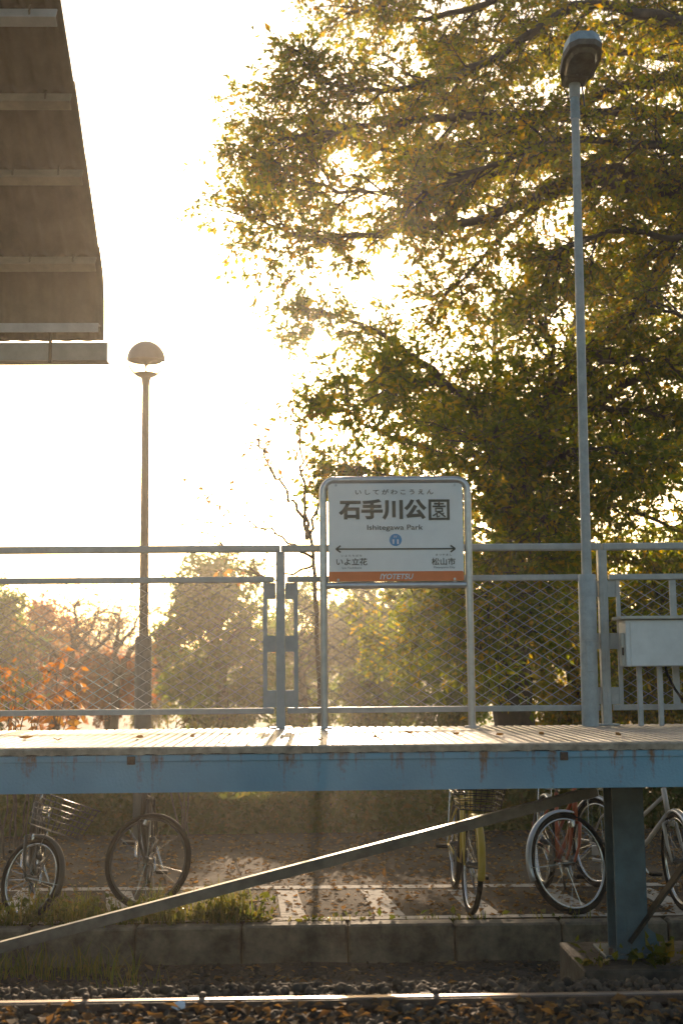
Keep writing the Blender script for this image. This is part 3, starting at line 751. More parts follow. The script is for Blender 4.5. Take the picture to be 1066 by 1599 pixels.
# purlins at the rows seen in the photo (bottom edge of each) plus those above the frame
INV = cam_m.inverted()
def proj_y(p):
    c = INV @ p; return 799.5 - F * c.y / -c.z
pur = [(14, 'purlin_pale'), (146, 'purlin'), (266, 'purlin'), (402, 'purlin'), (508, 'purlin_pale')]
for (py, mm) in pur:
    best = min((abs(proj_y(curve_pt(s * .02) + Vector((XR, 0, 0))) - py), s * .02) for s in range(100, 399))[1]
    c = curve_pt(best); tn = (curve_pt(min(best + .05, 7.99)) - curve_pt(max(0, best - .05))).normalized(); nr = Vector((0, -tn.z, tn.y))
    if nr.z < 0: nr = -nr
    hh = .085
    def pb(b):
        base = c + nr * .012
        poly = [base, base - nr * hh, base - nr * hh + tn * .06, base - nr * (hh - .008) + tn * .06, base - nr * (hh - .008) + tn * .008, base + tn * .008]
        b.prism([Vector((0, v.y, v.z)) for v in poly], (XLF, 0, 0), (XR - .012, 0, 0))
    pu = one('purlin', pb, M[mm], cp)
    for k in range(7):
        xk_ = XR - .16 - k * .28
        one('hook_bolt', lambda b: b.tube([c + nr * .045 - tn * .012 + Vector((xk_, 0, 0)), c - nr * .035 - tn * .014 + Vector((xk_, 0, 0)), c - nr * .05 + tn * .004 + Vector((xk_, 0, 0))], .006, 5), M['roof'], pu)
for s in (1.0, 2.2):
    c = curve_pt(s); one('purlin', lambda b: b.box((XR - 2.25, c.y, c.z - .03), (4.3, .05, .09)), M['purlin'], cp)
# verge strip on the end of the sheets
vb = MB(); 
vp = [curve_pt(s * .1) for s in range(5, 80)]
for i in range(len(vp) - 1):
    pass
# gutter below the eave
gz1, gz0 = P(80, 538.5, 8.27).z, P(80, 566, 8.27).z; gx = P(168.5, 550, 8.27).x + .03; ge = prof[-1]
YGU = 8.27
def gutter(b):
    w_ = .13; t = .006; x0 = XLF
    poly = [(-w_ / 2, gz1), (-w_ / 2, gz0), (w_ / 2, gz0), (w_ / 2, gz1), (w_ / 2 - t, gz1), (w_ / 2 - t, gz0 + t), (-w_ / 2 + t, gz0 + t), (-w_ / 2 + t, gz1)]
    b.prism([Vector((0, YGU + y, z)) for y, z in poly], (x0, 0, 0), (gx - .03, 0, 0))
gu = one('gutter', gutter, M['gutter'], cp)
one('gutter_end', lambda b: b.box((gx - .026, YGU, (gz0 + gz1) / 2), (.006, .138, gz1 - gz0 + .012)), M['purlin_pale'], gu)
for xh in (P(82, 540, YGU).x, P(-60, 540, YGU).x):
    one('gutter_hanger', lambda b: (b.box((xh, YGU - .069, (gz0 + gz1) / 2), (.022, .006, gz1 - gz0 + .03)), b.tube([(xh, YGU - .069, gz1), (xh, YGU - .03, gz1 + .09)], .007, 6)), M['roof'], gu)
# carrying frame outside the picture
xpst = XR - 1.75
one('post', lambda b: b.box((xpst, 7.95, (ZD + curve_pt(6.6).z) / 2), (.12, .12, curve_pt(6.6).z - ZD - .1), bev=.006), M['fence'], cp)
rf = MB(); rp = [curve_pt(s * .25) - Vector((0, 0, .10)) for s in range(2, 30)]
rf.tube([(xpst, p.y, p.z) for p in rp], .04, 6); rf.build('rafter', M['fence'], cp)

# ------------------------------------------------------------------ park lamp, left
YK = 13.2
q = P(226, 900, YK); xk = q.x
pk = thing('park_lamp', (xk, YK, ZG), 'dark park lamp post with half-dome top and clear bowl', 'lamp post')
zsl = P(225, 993, YK).z; ztop = P(228, 588, YK).z; xk2 = P(227.5, 590, YK).x; xk0 = P(223, 1120, YK).x; ln_ = (xk2 - xk0) / (ztop - ZG)
KX = lambda z: xk0 + ln_ * (z - P(223, 1120, YK).z)
MB().tube([(KX(ZG), YK, ZG - .02), (KX(zsl), YK, zsl - .03), (KX(zsl), YK, zsl)], [.092, .088, .07], 18).build('sleeve', M['park_sleeve'], pk, smooth=50)
MB().tube([(KX(zsl), YK, zsl), (KX(ztop), YK, ztop)], [.050, .038], 16).build('pole', M['park_pole'], pk, smooth=50)
def KM(px): return px * YK * 1.01 / F
cxk = KX(ztop + .15)
one('collar', lambda b: b.lathe([(.038, -.10), (.042, -.05), (.055, 0), (KM(13), .012), (KM(18.5), .035), (KM(18), .042), (.001, .045)], (cxk, YK, ztop - .01), 28), M['park_pole'], pk, smooth=50)
rg = KM(30); zc_ = P(228, 562, YK).z
one('dome', lambda b: b.lathe([(rg * math.cos(R(t)), rg * math.sin(R(t))) for t in range(-4, 90, 7)] + [(.001, rg)], (cxk, YK, zc_), 36), M['dome'], pk, smooth=True)
one('reflector_cone', lambda b: b.lathe([(rg * .97, -.004), (rg * .5, .01), (rg * .22, -.03), (rg * .12, -.055), (.012, -.075), (.008, -.115), (.001, -.116)], (cxk, YK, zc_), 28), M['dome'], pk, smooth=True)
one('bowl', lambda b: b.lathe([(rg * .985 * math.cos(R(t)), rg * .985 * math.sin(R(t))) for t in range(-5, -56, -5)], (cxk, YK, zc_), 32), M['glass'], pk, smooth=True)
one('bulb_stem', lambda b: b.tube([(cxk, YK, ztop + .03), (cxk, YK, ztop + .065)], [.02, .008], 10), M['park_pole'], pk)

# ------------------------------------------------------------------ bicycles
def bicycle(front_px, rear_px, label, frame_m, r=.335, wb=1.06, steer=0.0, lean=5.0, fender=None, basket=None, style='mixte', saddle='saddle', tyre_m='black', rim_m='chrome', guard=None, rack=True, hub=None):
    f, re_ = G(*front_px), G(*rear_px)
    d = (f - re_); d.z = 0; d.normalize(); L = Vector((-d.y, d.x, 0))
    org = f - d * wb
    bk = thing('bicycle', (org.x + d.x * wb / 2, org.y + d.y * wb / 2, ZG), label, 'bicycle', 'bicycles parked behind the platform')
    lr = R(lean); upv = Vector((0, 0, 1)) * math.cos(lr) + L * math.sin(lr); lfv = L * math.cos(lr) - Vector((0, 0, 1)) * math.sin(lr)
    def xf(v): return Vector((org.x, org.y, ZG)) + d * v.x + lfv * v.y + upv * v.z
    # steering axis
    k = r / .335
    ht0, ht1 = Vector((wb - .165, 0, .62 * (.55 + .45 * k))), Vector((wb - .225, 0, .80 * (.6 + .4 * k)))
    ax = (ht1 - ht0).normalized(); SM = Matrix.Rotation(R(steer), 3, ax)
    def xs_(v): return xf(ht0 + SM @ (v - ht0))
    def wheel(cxw, fx_):
        c = Vector((cxw, 0, r)); n = 44
        ring = lambda rad, y=0: [(c.x + rad * math.cos(2 * math.pi * i / n), y, c.z + rad * math.sin(2 * math.pi * i / n)) for i in range(n)]
        w_ = MB().tube(ring(r - .020), .020, 8, closed=True).build('wheel', M[tyre_m], bk, True, fx_)
        MB().tube(ring(r - .046), .010, 6, closed=True).build('rim', M[rim_m], w_, True, fx_)
        sp_ = MB()
        for i in range(20):
            t = 2 * math.pi * i / 20; t2 = t + (.5 if i % 2 else -.5); s = .03 if i % 4 < 2 else -.03
            sp_.tube([(c.x + .02 * math.cos(t2), s, c.z + .02 * math.sin(t2)), (c.x + (r - .05) * math.cos(t), 0, c.z + (r - .05) * math.sin(t))], .0016, 3, cap=False)
        tag(sp_.build('spokes', M['chrome'], w_, False, fx_), kind='stuff')
        MB().tube([(c.x, -.05, c.z), (c.x, -.035, c.z), (c.x, 0, c.z), (c.x, .035, c.z), (c.x, .05, c.z)], [.012, .028, .018, .028, .012], 10).build('hub', M['bk_grey'], w_, True, fx_)
        return w_
    wheel(0, xf); wheel(wb, xs_)
    bb = Vector((.43, 0, .27)); st = Vector((.30, 0, .74 * (.6 + .4 * k))); rh = Vector((0, 0, r))
    mk = lambda nm, pts_, rad, m_, fx_=xf, n=9: MB().tube(pts_, rad, n).build(nm, m_, bk, True, fx_)
    fm = frame_m
    mk('seat_tube', [bb, st], .0155, fm); mk('head_tube', [ht0 - ax * .01, ht1 + ax * .02], .019, fm)
    mk('down_tube', [bb, bb.lerp(ht0, .5) - Vector((0, 0, .012 if style == 'mixte' else 0)), ht0 + ax * .03], .0175, fm)
    if style == 'mixte': mk('top_tube', [bb.lerp(st, .38), bb.lerp(st, .38).lerp(ht1, .5) - Vector((0, 0, .01)), ht1 - ax * .03], .014, fm)
    else: mk('top_tube', [st - Vector((0, 0, .04)), ht1 - ax * .03], .0155, fm)
    for s in (-1, 1):
        mk('chain_stay', [bb + Vector((0, s * .02, 0)), Vector((.15, s * .055, r - .01)), rh + Vector((0, s * .06, 0))], .009, fm)
        mk('seat_stay', [st - Vector((0, -s * .015, .05)), rh + Vector((.12, s * .05, .2)), rh + Vector((0, s * .06, 0))], .0075, fm)
    # fork, follows the steering
    fh = Vector((wb, 0, r)); crown = ht0 - ax * .035
    for s in (-1, 1):
        c1 = crown + Vector((0, s * .045, -.01)); c2 = c1.lerp(fh + Vector((0, s * .055, 0)), .6) + Vector((-.022, 0, 0))
        mk('fork_blade', [crown + Vector((0, s * .012, .005)), c1, c1.lerp(c2, .6), c2, fh + Vector((0, s * .055, 0))], [.014, .0135, .0125, .011, .008], fm, xs_)
    stem = ht1 + ax * .14
    mk('stem', [ht1, stem, stem + Vector((.04, 0, .015))], .0125, M['chrome'], xs_)
    hb = mk('handlebar', [stem + Vector((-.14, -.29, .03)), stem + Vector((-.02, -.26, .05)), stem + Vector((.05, -.12, .03)), stem + Vector((.04, 0, .015)), stem + Vector((.05, .12, .03)), stem + Vector((-.02, .26, .05)), stem + Vector((-.14, .29, .03))], .011, M['chrome'], xs_)
    for s in (-1, 1): MB().tube([stem + Vector((-.03, s * .265, .048)), stem + Vector((-.145, s * .291, .03))], .016, 8).build('grip', M['black'], hb, True, xs_)
    # brake caliper
    MB().box(crown + Vector((.035, 0, .0)), (.03, .05, .05), bev=.008).build('brake', M['chrome'], bk, False, xs_)
    # saddle
    s0 = st + Vector((-.045, 0, .15)); mk('seat_post', [st, s0], .012, M['chrome'])
    sd = MB(); pr = [(-.13, .09, .0), (-.08, .105, .02), (-.01, .085, .02), (.06, .045, .012), (.12, .026, .008), (.15, .016, 0)]
    for (x, hw, h) in pr:
        for (yy, zz) in ((-hw, -.025), (-hw * .9, .012 + h), (0, .03 + h), (hw * .9, .012 + h), (hw, -.025), (0, -.02)): sd.v.append((s0.x + x, yy, s0.z + zz))
    for i in range(len(pr) - 1):
        for j in range(6): sd.f.append((i * 6 + j, i * 6 + (j + 1) % 6, (i + 1) * 6 + (j + 1) % 6, (i + 1) * 6 + j))
    sd.f.append(tuple(range(6))[::-1]); sd.f.append(tuple(30 + j for j in range(6)))
    sd.build('saddle', M[saddle], bk, True, xf)
    # crank, chain ring, pedals
    MB().tube([bb + Vector((0, -.045, 0)), bb + Vector((0, -.05, 0))], .085, 24).build('chain_ring', M['bk_grey'], bk, 40, xf)
    for s in (-1, 1):
        e = bb + Vector((.155 * s * .8, s * .085, -s * .09))
        cr2 = mk('crank', [bb + Vector((0, s * .055, 0)), bb + Vector((.01 * s, s * .075, 0)), e], .0095, M['chrome'])
        MB().box(e + Vector((0, s * .055, 0)), (.085, .09, .025), bev=.006).build('pedal', M['black'], cr2, False, xf)
    if guard:
        MB().box(bb + Vector((-.16, -.07, .04)), (.46, .012, .075), Matrix.Rotation(R(-6), 3, 'Y'), bev=.005).build('chain_guard', M[guard], bk, False, xf)
        MB().box(bb + Vector((-.16, -.07, -.045)), (.44, .010, .025), Matrix.Rotation(R(-2), 3, 'Y'), bev=.004).build('chain_guard', M[guard], bk, False, xf)
    # kick stand
    mk('kick_stand', [Vector((.06, .06, r - .04)), Vector((.10, .11, .15)), Vector((.11, .15, .005))], .0085, M['chrome'])
    if fender:
        def fend(cxw, a0, a1, fx_):
            b = MB(); n = 26; sec = [(-.026, -.012), (-.018, .004), (0, .010), (.018, .004), (.026, -.012)]
            for i in range(n + 1):
                t = R(a0 + (a1 - a0) * i / n)
                for (y, h) in sec: b.v.append((cxw + (r + .012 + h) * math.cos(t), y, r + (r + .012 + h) * math.sin(t)))
            for i in range(n):
                for j in range(4): a = i * 5 + j; b.f.append((a, a + 1, a + 6, a + 5))
            o = b.build('fender', M[fender], bk, True, fx_); so2 = o.modifiers.new('thickness', 'SOLIDIFY'); so2.thickness = .002
            st_ = MB()
            for s in (-1, 1): st_.tube([(cxw, s * .05, r), (cxw + (r + .012) * math.cos(R(a0 + (14 if a1 > a0 else -14))), s * .024, r + (r + .012) * math.sin(R(a0 + (14 if a1 > a0 else -14))))], .003, 4)
            st_.build('fender_stay', M['chrome'], o, False, fx_)
            return o
        fend(wb, -8, 115, xs_); rfd = fend(0, 195, 60, xf)
        t = R(168); MB().box((( r + .035) * math.cos(t), 0, r + (r + .035) * math.sin(t)), (.02, .045, .055), bev=.006).build('reflector', M['reflector'], rfd, False, xf)
    if rack:
        b = MB(); zr = 2 * r + .07
        for s in (-1, 0, 1): b.tube([(.16, s * .05, zr), (-.20, s * .05, zr)], .005, 5)
        for x in (.16, -.02, -.20): b.tube([(x, -.05, zr), (x, .05, zr)], .005, 5)
        for s in (-1, 1): b.tube([(-.08, s * .05, zr), (0, s * .065, r)], .005, 5)
        tag(b.build('rear_rack', M['chrome'], bk, False, xf))
    if basket:
        b = MB(); z0b = 2 * r + .06; z1b = z0b + .23; x0b = wb - .08
        lv = 7
        for i in range(lv):
            z = z0b + (z1b - z0b) * i / (lv - 1); e = .02 + .045 * i / (lv - 1)
            rect = [(x0b, -.12 - e), (x0b + .23 + e, -.12 - e), (x0b + .23 + e, .12 + e), (x0b, .12 + e)]
            b.tube([(x, y, z) for x, y in rect + rect[:1]], .0035 if 0 < i < lv - 1 else .005, 4)
        for i in range(9):
            t = i / 8; y = -.12 + .24 * t
            for (xx, ee) in ((x0b + .25, 1), ):
                b.tube([(x0b, y * 1.15, z0b), (xx, y * 1.15, z0b), (xx + .045, y * 1.4, z1b)], .0028, 4)
        for i in range(6):
            x = x0b + .25 * i / 5
            for s in (-1, 1): b.tube([(x, s * .14, z0b), (x + .03 * i / 5, s * .185, z1b)], .0028, 4)
        for s in (-1, 1): b.tube([(x0b + .12, s * .06, z0b), (wb, s * .055, r + .01)], .004, 4)
        tag(b.build('front_basket', M[basket], bk, False, xs_))
    return bk
bicycle((30, 1437), (52, 1393), 'small-wheeled grey bicycle with front basket at far left', M['bk_grey'], r=.285, wb=.98, steer=48, lean=6, basket='bk_grey', fender='bk_grey', tyre_m='black')
bicycle((213, 1419), (230, 1383), 'black bicycle with its front wheel turned sideways, behind the brace', M['bk_black'], r=.345, steer=68, lean=2, style='diamond', saddle='saddle_tan', rim_m='bk_grey', rack=False)
bicycle((734, 1429), (710, 1389), 'yellow bicycle seen head on with dark front basket', M['bk_yellow'], r=.335, steer=4, lean=3, fender='bk_yellow', basket='bk_black', style='diamond')
bicycle((902, 1428), (852, 1390), 'orange framed bicycle with silver mudguard, wheel turned, left of the column', M['bk_orange'], r=.35, steer=-66, lean=4, fender='fender', style='mixte')
bicycle((1064, 1423), (948, 1391), 'cream framed bicycle at right, half hidden by the blue column', M['bk_white'], r=.34, steer=-18, lean=4, fender='fender', guard='fender', style='mixte', rack=True)

# ------------------------------------------------------------------ trees
FLAT = 1.0
def rand_perp(t):
    v = Vector((random.gauss(0, 1), random.gauss(0, 1), random.gauss(0, 1) * FLAT)); v = v - t * v.dot(t)
    return v.normalized() if v.length > 1e-4 else t.orthogonal().normalized()
def resample(pts, step):
    out = []; 
    for i in range(len(pts) - 1):
        a, b = pts[i], pts[i + 1]; L = (b - a).length; n = max(1, int(L / step))
        for k in range(n): out.append(a.lerp(b, k / n))
    out.append(pts[-1]); return out
def smooth_line(pts, n=5, wob=0.0):
    out = []
    for i in range(len(pts) - 1):
        p0 = pts[max(i - 1, 0)]; p1 = pts[i]; p2 = pts[i + 1]; p3 = pts[min(i + 2, len(pts) - 1)]
        for k in range(n):
            t = k / n
            out.append(0.5 * (2 * p1 + (p2 - p0) * t + (2 * p0 - 5 * p1 + 4 * p2 - p3) * t * t + (3 * p1 - p0 - 3 * p2 + p3) * t ** 3) + Vector((random.gauss(0, wob), random.gauss(0, wob), random.gauss(0, wob))))
    out.append(pts[-1]); return out
def limb_tree(name, label, trunk, limbs, leaf_m, bark_m, leaf=.075, child_step=.2, child_len=(.5, 1.3), twigs=6, per=13, group=None, spread=.75, start=.18, lvl_droop=-.05, sparse=1.0, sub=True, flatten=0.55):
    global FLAT
    FLAT = flatten
    base = trunk[0][0].copy()
    th = thing(name, base, label, 'tree', group)
    b = MB(); n0 = smooth_line([p for p, r in trunk], 4, .012); rr_ = np.interp(np.linspace(0, 1, len(n0)), np.linspace(0, 1, len(trunk)), [r for p, r in trunk])
    b.tube(n0, list(rr_), 12); b.build('trunk', bark_m, th, True)
    lpos = []; ldir = []; br = MB()
    for (pts, r0, r1) in limbs:
        line = smooth_line(pts, 5, .018); nL = len(line)
        rs = [r0 + (r1 - r0) * (i / (nL - 1)) ** .8 for i in range(nL)]
        br.tube(line, rs, 8)
        fine = resample(line, child_step); nf = len(fine)
        for i, p in enumerate(fine):
            u = i / max(1, nf - 1)
            if u < start: continue
            t = (fine[min(i + 1, nf - 1)] - fine[max(i - 1, 0)]); 
            if t.length < 1e-5: continue
            t.normalize()
            for _ in range(2 if u > .85 else 1):
                pr_ = rand_perp(t); dr_ = (t * random.uniform(.5, 1.1) + pr_ * spread + Vector((0, 0, lvl_droop))).normalized()
                Lc = random.uniform(*child_len) * (1.05 - .4 * u); seg = 5; q = p.copy(); cl = [q.copy()]; dd = dr_.copy()
                for s in range(seg):
                    dd = (dd + Vector((random.gauss(0, .16), random.gauss(0, .16), random.gauss(0, .14) - .02))).normalized(); q = q + dd * Lc / seg; cl.append(q.copy())
                rc = max(.005, min(.02, r1 * .8 + .004))
                br.tube(cl, [rc * (1 - .75 * s / seg) for s in range(seg + 1)], 4, cap=False)
                for k in range(twigs):
                    if random.random() > sparse: continue
                    s = random.uniform(.25, 1.0) * seg; i0 = min(int(s), seg - 1); a = cl[i0].lerp(cl[i0 + 1], s - i0)
                    td = ((cl[i0 + 1] - cl[i0]).normalized() * .7 + rand_perp(dd) * .8 + Vector((0, 0, -.05))).normalized(); tl = random.uniform(.18, .48)
                    e = a + td * tl
                    if sub: br.tube([a, a.lerp(e, .5) + Vector((random.gauss(0, .015), random.gauss(0, .015), random.gauss(0, .015))), e], [.0045, .0035, .002], 3, cap=False)
                    m_ = max(1, int(random.gauss(per, per * .25)))
                    for z in range(m_):
                        tt = random.uniform(.15, 1.05); lpos.append((a + td * tl * tt + Vector((random.gauss(0, .03), random.gauss(0, .03), random.gauss(0, .018))))[:]); ldir.append((td + rand_perp(td) * .8)[:])
    br.build('branches', bark_m, th, True)['kind'] = 'stuff'
    o = leaves('crown', np.array(lpos), leaf_m, leaf, th, dirs=np.array(ldir)); o['kind'] = 'stuff'
    return th
def PL(Y, *pp):      # polyline from photo points; a third number moves that point in depth
    return [P(p[0], p[1], Y + (p[2] if len(p) > 2 else 0)) for p in pp]

YT = 16.0
tr = PL(YT, (803, 1170), (800, 1090), (797, 980), (796, 890), (800, 800))
gz = tr[0].copy(); gz.z = ZG
trunk = [(Vector((tr[0].x, tr[0].y, ZG - .1)), .34), (tr[0], .27), (tr[1], .245), (tr[2], .225), (tr[3], .205), (tr[4], .19)]
limbs = [
    (PL(YT, (800, 805), (855, 700, .2), (919, 640, .3), (1014, 583, .4), (1110, 545, .5), (1180, 500, .6)), .13, .02),
    (PL(YT, (800, 805), (850, 655, -.2), (919, 549, -.4), (1000, 476, -.5), (1066, 333, -.6), (1105, 230, -.7)), .15, .03),
    (PL(YT, (798, 830), (745, 745, -.3), (660, 700, -.5), (580, 668, -.7), (535, 640, -.8)), .08, .010),
    (PL(YT, (800, 805), (762, 680, .3), (690, 590, .6), (610, 530, .8), (545, 500, 1.0), (500, 487, 1.1)), .10, .010),
    (PL(YT, (800, 805), (790, 690, .8), (775, 570, 1.2), (770, 470, 1.5)), .10, .02),
    (PL(YT, (800, 805), (820, 690, -.8), (860, 590, -1.3), (850, 480, -1.6)), .09, .02),
    (PL(YT, (798, 850), (770, 800, -1.0), (700, 770, -1.5), (620, 745, -1.8), (560, 735, -2)), .06, .010),
    (PL(YT, (800, 830), (880, 800, -.5), (960, 790, -.8), (1030, 815, -1), (1100, 850, -1.2)), .07, .012),
    (PL(YT, (800, 830), (880, 760, .8), (980, 720, 1.2), (1080, 700, 1.5)), .08, .012),
    (PL(YT, (796, 880), (770, 865, -.3), (737, 897, -.8), (700, 925, -1.2), (650, 960, -1.5)), .07, .010),
    (PL(YT, (797, 960), (740, 975, .6), (680, 985, 1), (600, 1005, 1.3)), .08, .010),
    (PL(YT, (797, 900), (850, 900, -.6), (910, 930, -1), (960, 990, -1.3)), .05, .008),
    (PL(YT, (797, 920), (860, 960, .6), (930, 1000, 1), (1010, 1040, 1.3)), .05, .008),
    (PL(YT, (800, 810), (700, 650, 1.6), (640, 600, 2.0), (600, 590, 2.3)), .06, .010),
    (PL(YT, (860, 640), (960, 640, -1.2), (1060, 650, -1.6)), .06, .012),
    (PL(YT, (800, 800), (820, 740, -1.4), (800, 700, -2.2), (740, 690, -2.8)), .06, .010),
    (PL(YT, (800, 820), (830, 790, -1.4), (850, 800, -2.2), (840, 840, -2.9)), .05, .008),
    (PL(YT, (800, 790), (860, 720, -1.6), (930, 700, -2.4), (1010, 720, -3)), .06, .010),
    (PL(YT, (800, 790), (880, 640, 1.2), (960, 560, 2.0), (1060, 520, 2.5)), .07, .012),
    (PL(YT, (800, 790), (740, 640, -1.4), (670, 600, -2.0), (600, 610, -2.4)), .06, .010),
    (PL(YT, (850, 655), (890, 560, 1.0), (900, 480, 1.6), (960, 420, 2.0)), .05, .010),
    (PL(YT, (919, 549, -.4), (960, 570, -1.2), (1020, 560, -2), (1080, 600, -2.4)), .05, .010),
    (PL(YT, (800, 850), (870, 840, .9), (960, 860, 1.4), (1060, 900, 1.8)), .05, .010),
    (PL(YT, (800, 850), (825, 870, -1.4), (815, 915, -2.2), (790, 975, -2.7)), .04, .007),
    (PL(YT, (800, 850), (770, 880, -1.6), (765, 930, -2.4), (750, 1010, -2.8)), .04, .007),
    (PL(YT, (800, 870), (760, 830, .9), (710, 820, 1.4), (660, 850, 1.8)), .05, .008),
]
limb_tree('zelkova_tree', 'broad tree whose thick trunk stands right of the station sign', trunk, limbs, M['leaf_big'], M['bark'], leaf=.070, child_step=.095, twigs=11, per=14, group='big trees behind the platform')

Y2 = 14.5
t2 = [(Vector((P(1330, 1200, Y2).x, Y2, ZG - .1)), .36), (P(1320, 900, Y2), .30), (P(1300, 600, Y2), .26), (P(1270, 380, Y2), .22), (P(1230, 240, Y2), .17)]
e2 = P(1230, 240, Y2); e3 = P(1280, 420, Y2)
limbs2 = [
    ([e2] + PL(Y2, (1110, 195), (990, 172), (890, 180), (740, 181), (620, 190), (500, 205), (425, 222)), .12, .014),
    ([e2] + PL(Y2, (1100, 140, .3), (985, 133, .4), (890, 168, .5), (760, 215, .7), (640, 240, .9), (520, 205, 1.0), (430, 185, 1.1)), .10, .014),
    ([e3] + PL(Y2, (1120, 300), (985, 268), (900, 262), (830, 256), (700, 290), (560, 300), (440, 272)), .12, .014),
    ([e3] + PL(Y2, (1110, 320, -.3), (960, 285, -.4), (880, 285, -.5), (800, 325, -.6), (700, 352, -.7), (590, 362, -.8), (480, 372, -.9), (410, 345, -1)), .11, .014),
    ([e3] + PL(Y2, (1100, 340, .4), (960, 300, .5), (870, 305, .5), (800, 350, .6), (745, 410, .6), (690, 470, .7)), .09, .014),
    ([e2] + PL(Y2, (1130, 70, -.2), (1000, 20, -.4), (900, 10, -.6), (760, 95, -.8), (640, 140, -.9), (540, 135, -1), (480, 115, -1.1)), .10, .014),
    ([e2] + PL(Y2, (1140, 50, .5), (1010, -30, .7), (850, -20, .9), (700, 20, 1), (620, 30, 1.1), (550, 10, 1.2)), .10, .014),
    ([e2] + PL(Y2, (1150, 20, .2), (1040, -90, .2), (900, -110, .2), (740, -70, .2), (620, -40, .2)), .10, .014),
    ([e2] + PL(Y2, (1160, 120, 1.2), (1050, 90, 1.6), (930, 80, 1.8), (820, 60, 2.0), (700, 70, 2.2)), .08, .014),
    ([e3] + PL(Y2, (1150, 330, 1.4), (1040, 260, 1.8), (930, 230, 2.0), (800, 240, 2.2), (680, 235, 2.4)), .08, .014),
    ([e3] + PL(Y2, (1160, 420, .8), (1060, 400, 1.2), (950, 380, 1.5), (860, 390, 1.8)), .07, .014),
    ([e3] + PL(Y2, (1180, 480, -.6), (1090, 500, -1), (1010, 470, -1.2)), .07, .014),
    ([e3] + PL(Y2, (1150, 380, -.6), (1050, 370, -1), (950, 360, -1.3), (860, 400, -1.5)), .07, .014),
    ([e3] + PL(Y2, (1190, 560, .6), (1100, 620, 1), (1020, 660, 1.3)), .07, .014),
    ([e2] + PL(Y2, (1120, 230, -.8), (1000, 225, -1.2), (880, 215, -1.5), (760, 260, -1.8), (660, 300, -2)), .08, .014),
    ([e2] + PL(Y2, (1120, 60, 1.6), (1000, 30, 2), (880, 60, 2.3), (760, 140, 2.6), (640, 180, 2.8)), .08, .014),
]
limb_tree('zelkova_tree', 'tall tree reaching in from beyond the right edge, its boughs filling the top', t2, limbs2, M['leaf_gold'], M['bark'], leaf=.066, child_step=.095, twigs=11, per=13, group='big trees behind the platform', start=.12)

# thin half-bare sapling left of the sign
Y3 = 13.9
s0 = P(497, 1120, Y3); s0.z = ZG
limb_tree('sapling', 'thin half-bare sapling rising to the left of the sign', [(s0, .030), (P(496, 1000, Y3), .026), (P(490, 880, Y3), .023), (P(482, 830, Y3), .020)],
          [(PL(Y3, (482, 832), (462, 790), (438, 755), (412, 708), (404, 690)), .026, .007), (PL(Y3, (484, 840), (475, 770, .2), (470, 710, .3), (462, 660, .4)), .024, .007),
           (PL(Y3, (488, 870), (440, 840, -.2), (395, 815, -.3), (340, 790, -.4)), .019, .006), (PL(Y3, (490, 880), (430, 905, .2), (390, 890, .2), (345, 850, .3)), .018, .006),
           (PL(Y3, (482, 832), (500, 770, .2), (520, 720, .4), (545, 690, .5)), .02, .006)],
          M['leaf_brown'], M['bark_pale'], leaf=.062, child_step=.22, child_len=(.25, .6), twigs=3, per=3, start=.3, sparse=.6)
s1 = P(262, 1120, 15); s1.z = ZG

# masses of the park behind: each its own tree
def blob_tree(name, label, px, top, hw, Y, leaf_m, n_limb=16, leaf=.10, bottom=1118, group='trees of the park behind the fence', trunk_r=.11, per=11, twigs=7):
    c = P(px, (top + bottom) / 2, Y); zt2 = P(px, top, Y).z; zb2 = max(ZG + .1, P(px, bottom, Y).z); rx = abs(P(px + hw, 1000, Y).x - c.x)
    H = zt2 - zb2; mid = (zt2 + zb2) / 2; j = lambda a: random.uniform(-a, a)
    fork = Vector((c.x + j(.1), Y, zb2 + H * .22)); up2 = Vector((c.x + j(.15), Y, zb2 + H * .55))
    lim = []
    for i in range(n_limb):
        u = -1 + 2 * (i + random.random()) / n_limb; a = random.uniform(0, 2 * math.pi); q = random.uniform(.6, 1.0)
        wz = math.sqrt(max(.12, 1 - u * u)) * random.uniform(.8, 1.08)
        e = Vector((c.x + rx * q * wz * math.cos(a), Y + rx * .8 * q * wz * math.sin(a), mid + u * H * .46 + j(.1)))
        o = fork.lerp(up2, max(0, min(1, .5 + u * .6)))
        lim.append(([o, o.lerp(e, .5) + Vector((j(.1), j(.1), .12 * H * random.random())), e], trunk_r * .4, .008))
    return limb_tree(name, label, [(Vector((c.x, Y, ZG - .1)), trunk_r * 1.3), (fork, trunk_r), (up2, trunk_r * .6)], lim, leaf_m, M['bark'], leaf=leaf, child_step=max(.1, H * .045), child_len=(H * .08, H * .22), twigs=twigs, per=per, group=group, start=.25, flatten=.9, sub=False)
blob_tree('park_tree', 'green tree at the far left edge behind the fence', -10, 930, 58, 25, M['leaf_bush'], 20, .085)
blob_tree('park_tree', 'red-brown autumn tree behind the orange shrub', 84, 950, 66, 28, M['leaf_red'], 20, .08, per=10)
blob_tree('park_tree', 'low red maple beside the dark park lamp', 170, 1032, 52, 25, M['leaf_red'], 16, .075, bottom=1110)
blob_tree('park_tree', 'dense yellow-green tree just left of the fence post', 345, 872, 90, 24.5, M['leaf_bush'], 36, .085, bottom=1140, per=13)
blob_tree('park_tree', 'small olive tree between fence post and sign', 470, 925, 55, 29, M['leaf_bush'], 22, .09, bottom=1140)
blob_tree('park_tree', 'broad olive tree directly under the station sign', 585, 905, 82, 30, M['leaf_bush'], 34, .095, bottom=1145, per=13)
blob_tree('park_tree', 'olive tree between the sign and the thick trunk', 700, 895, 70, 22, M['leaf_bush'], 28, .08, bottom=1145, per=13)
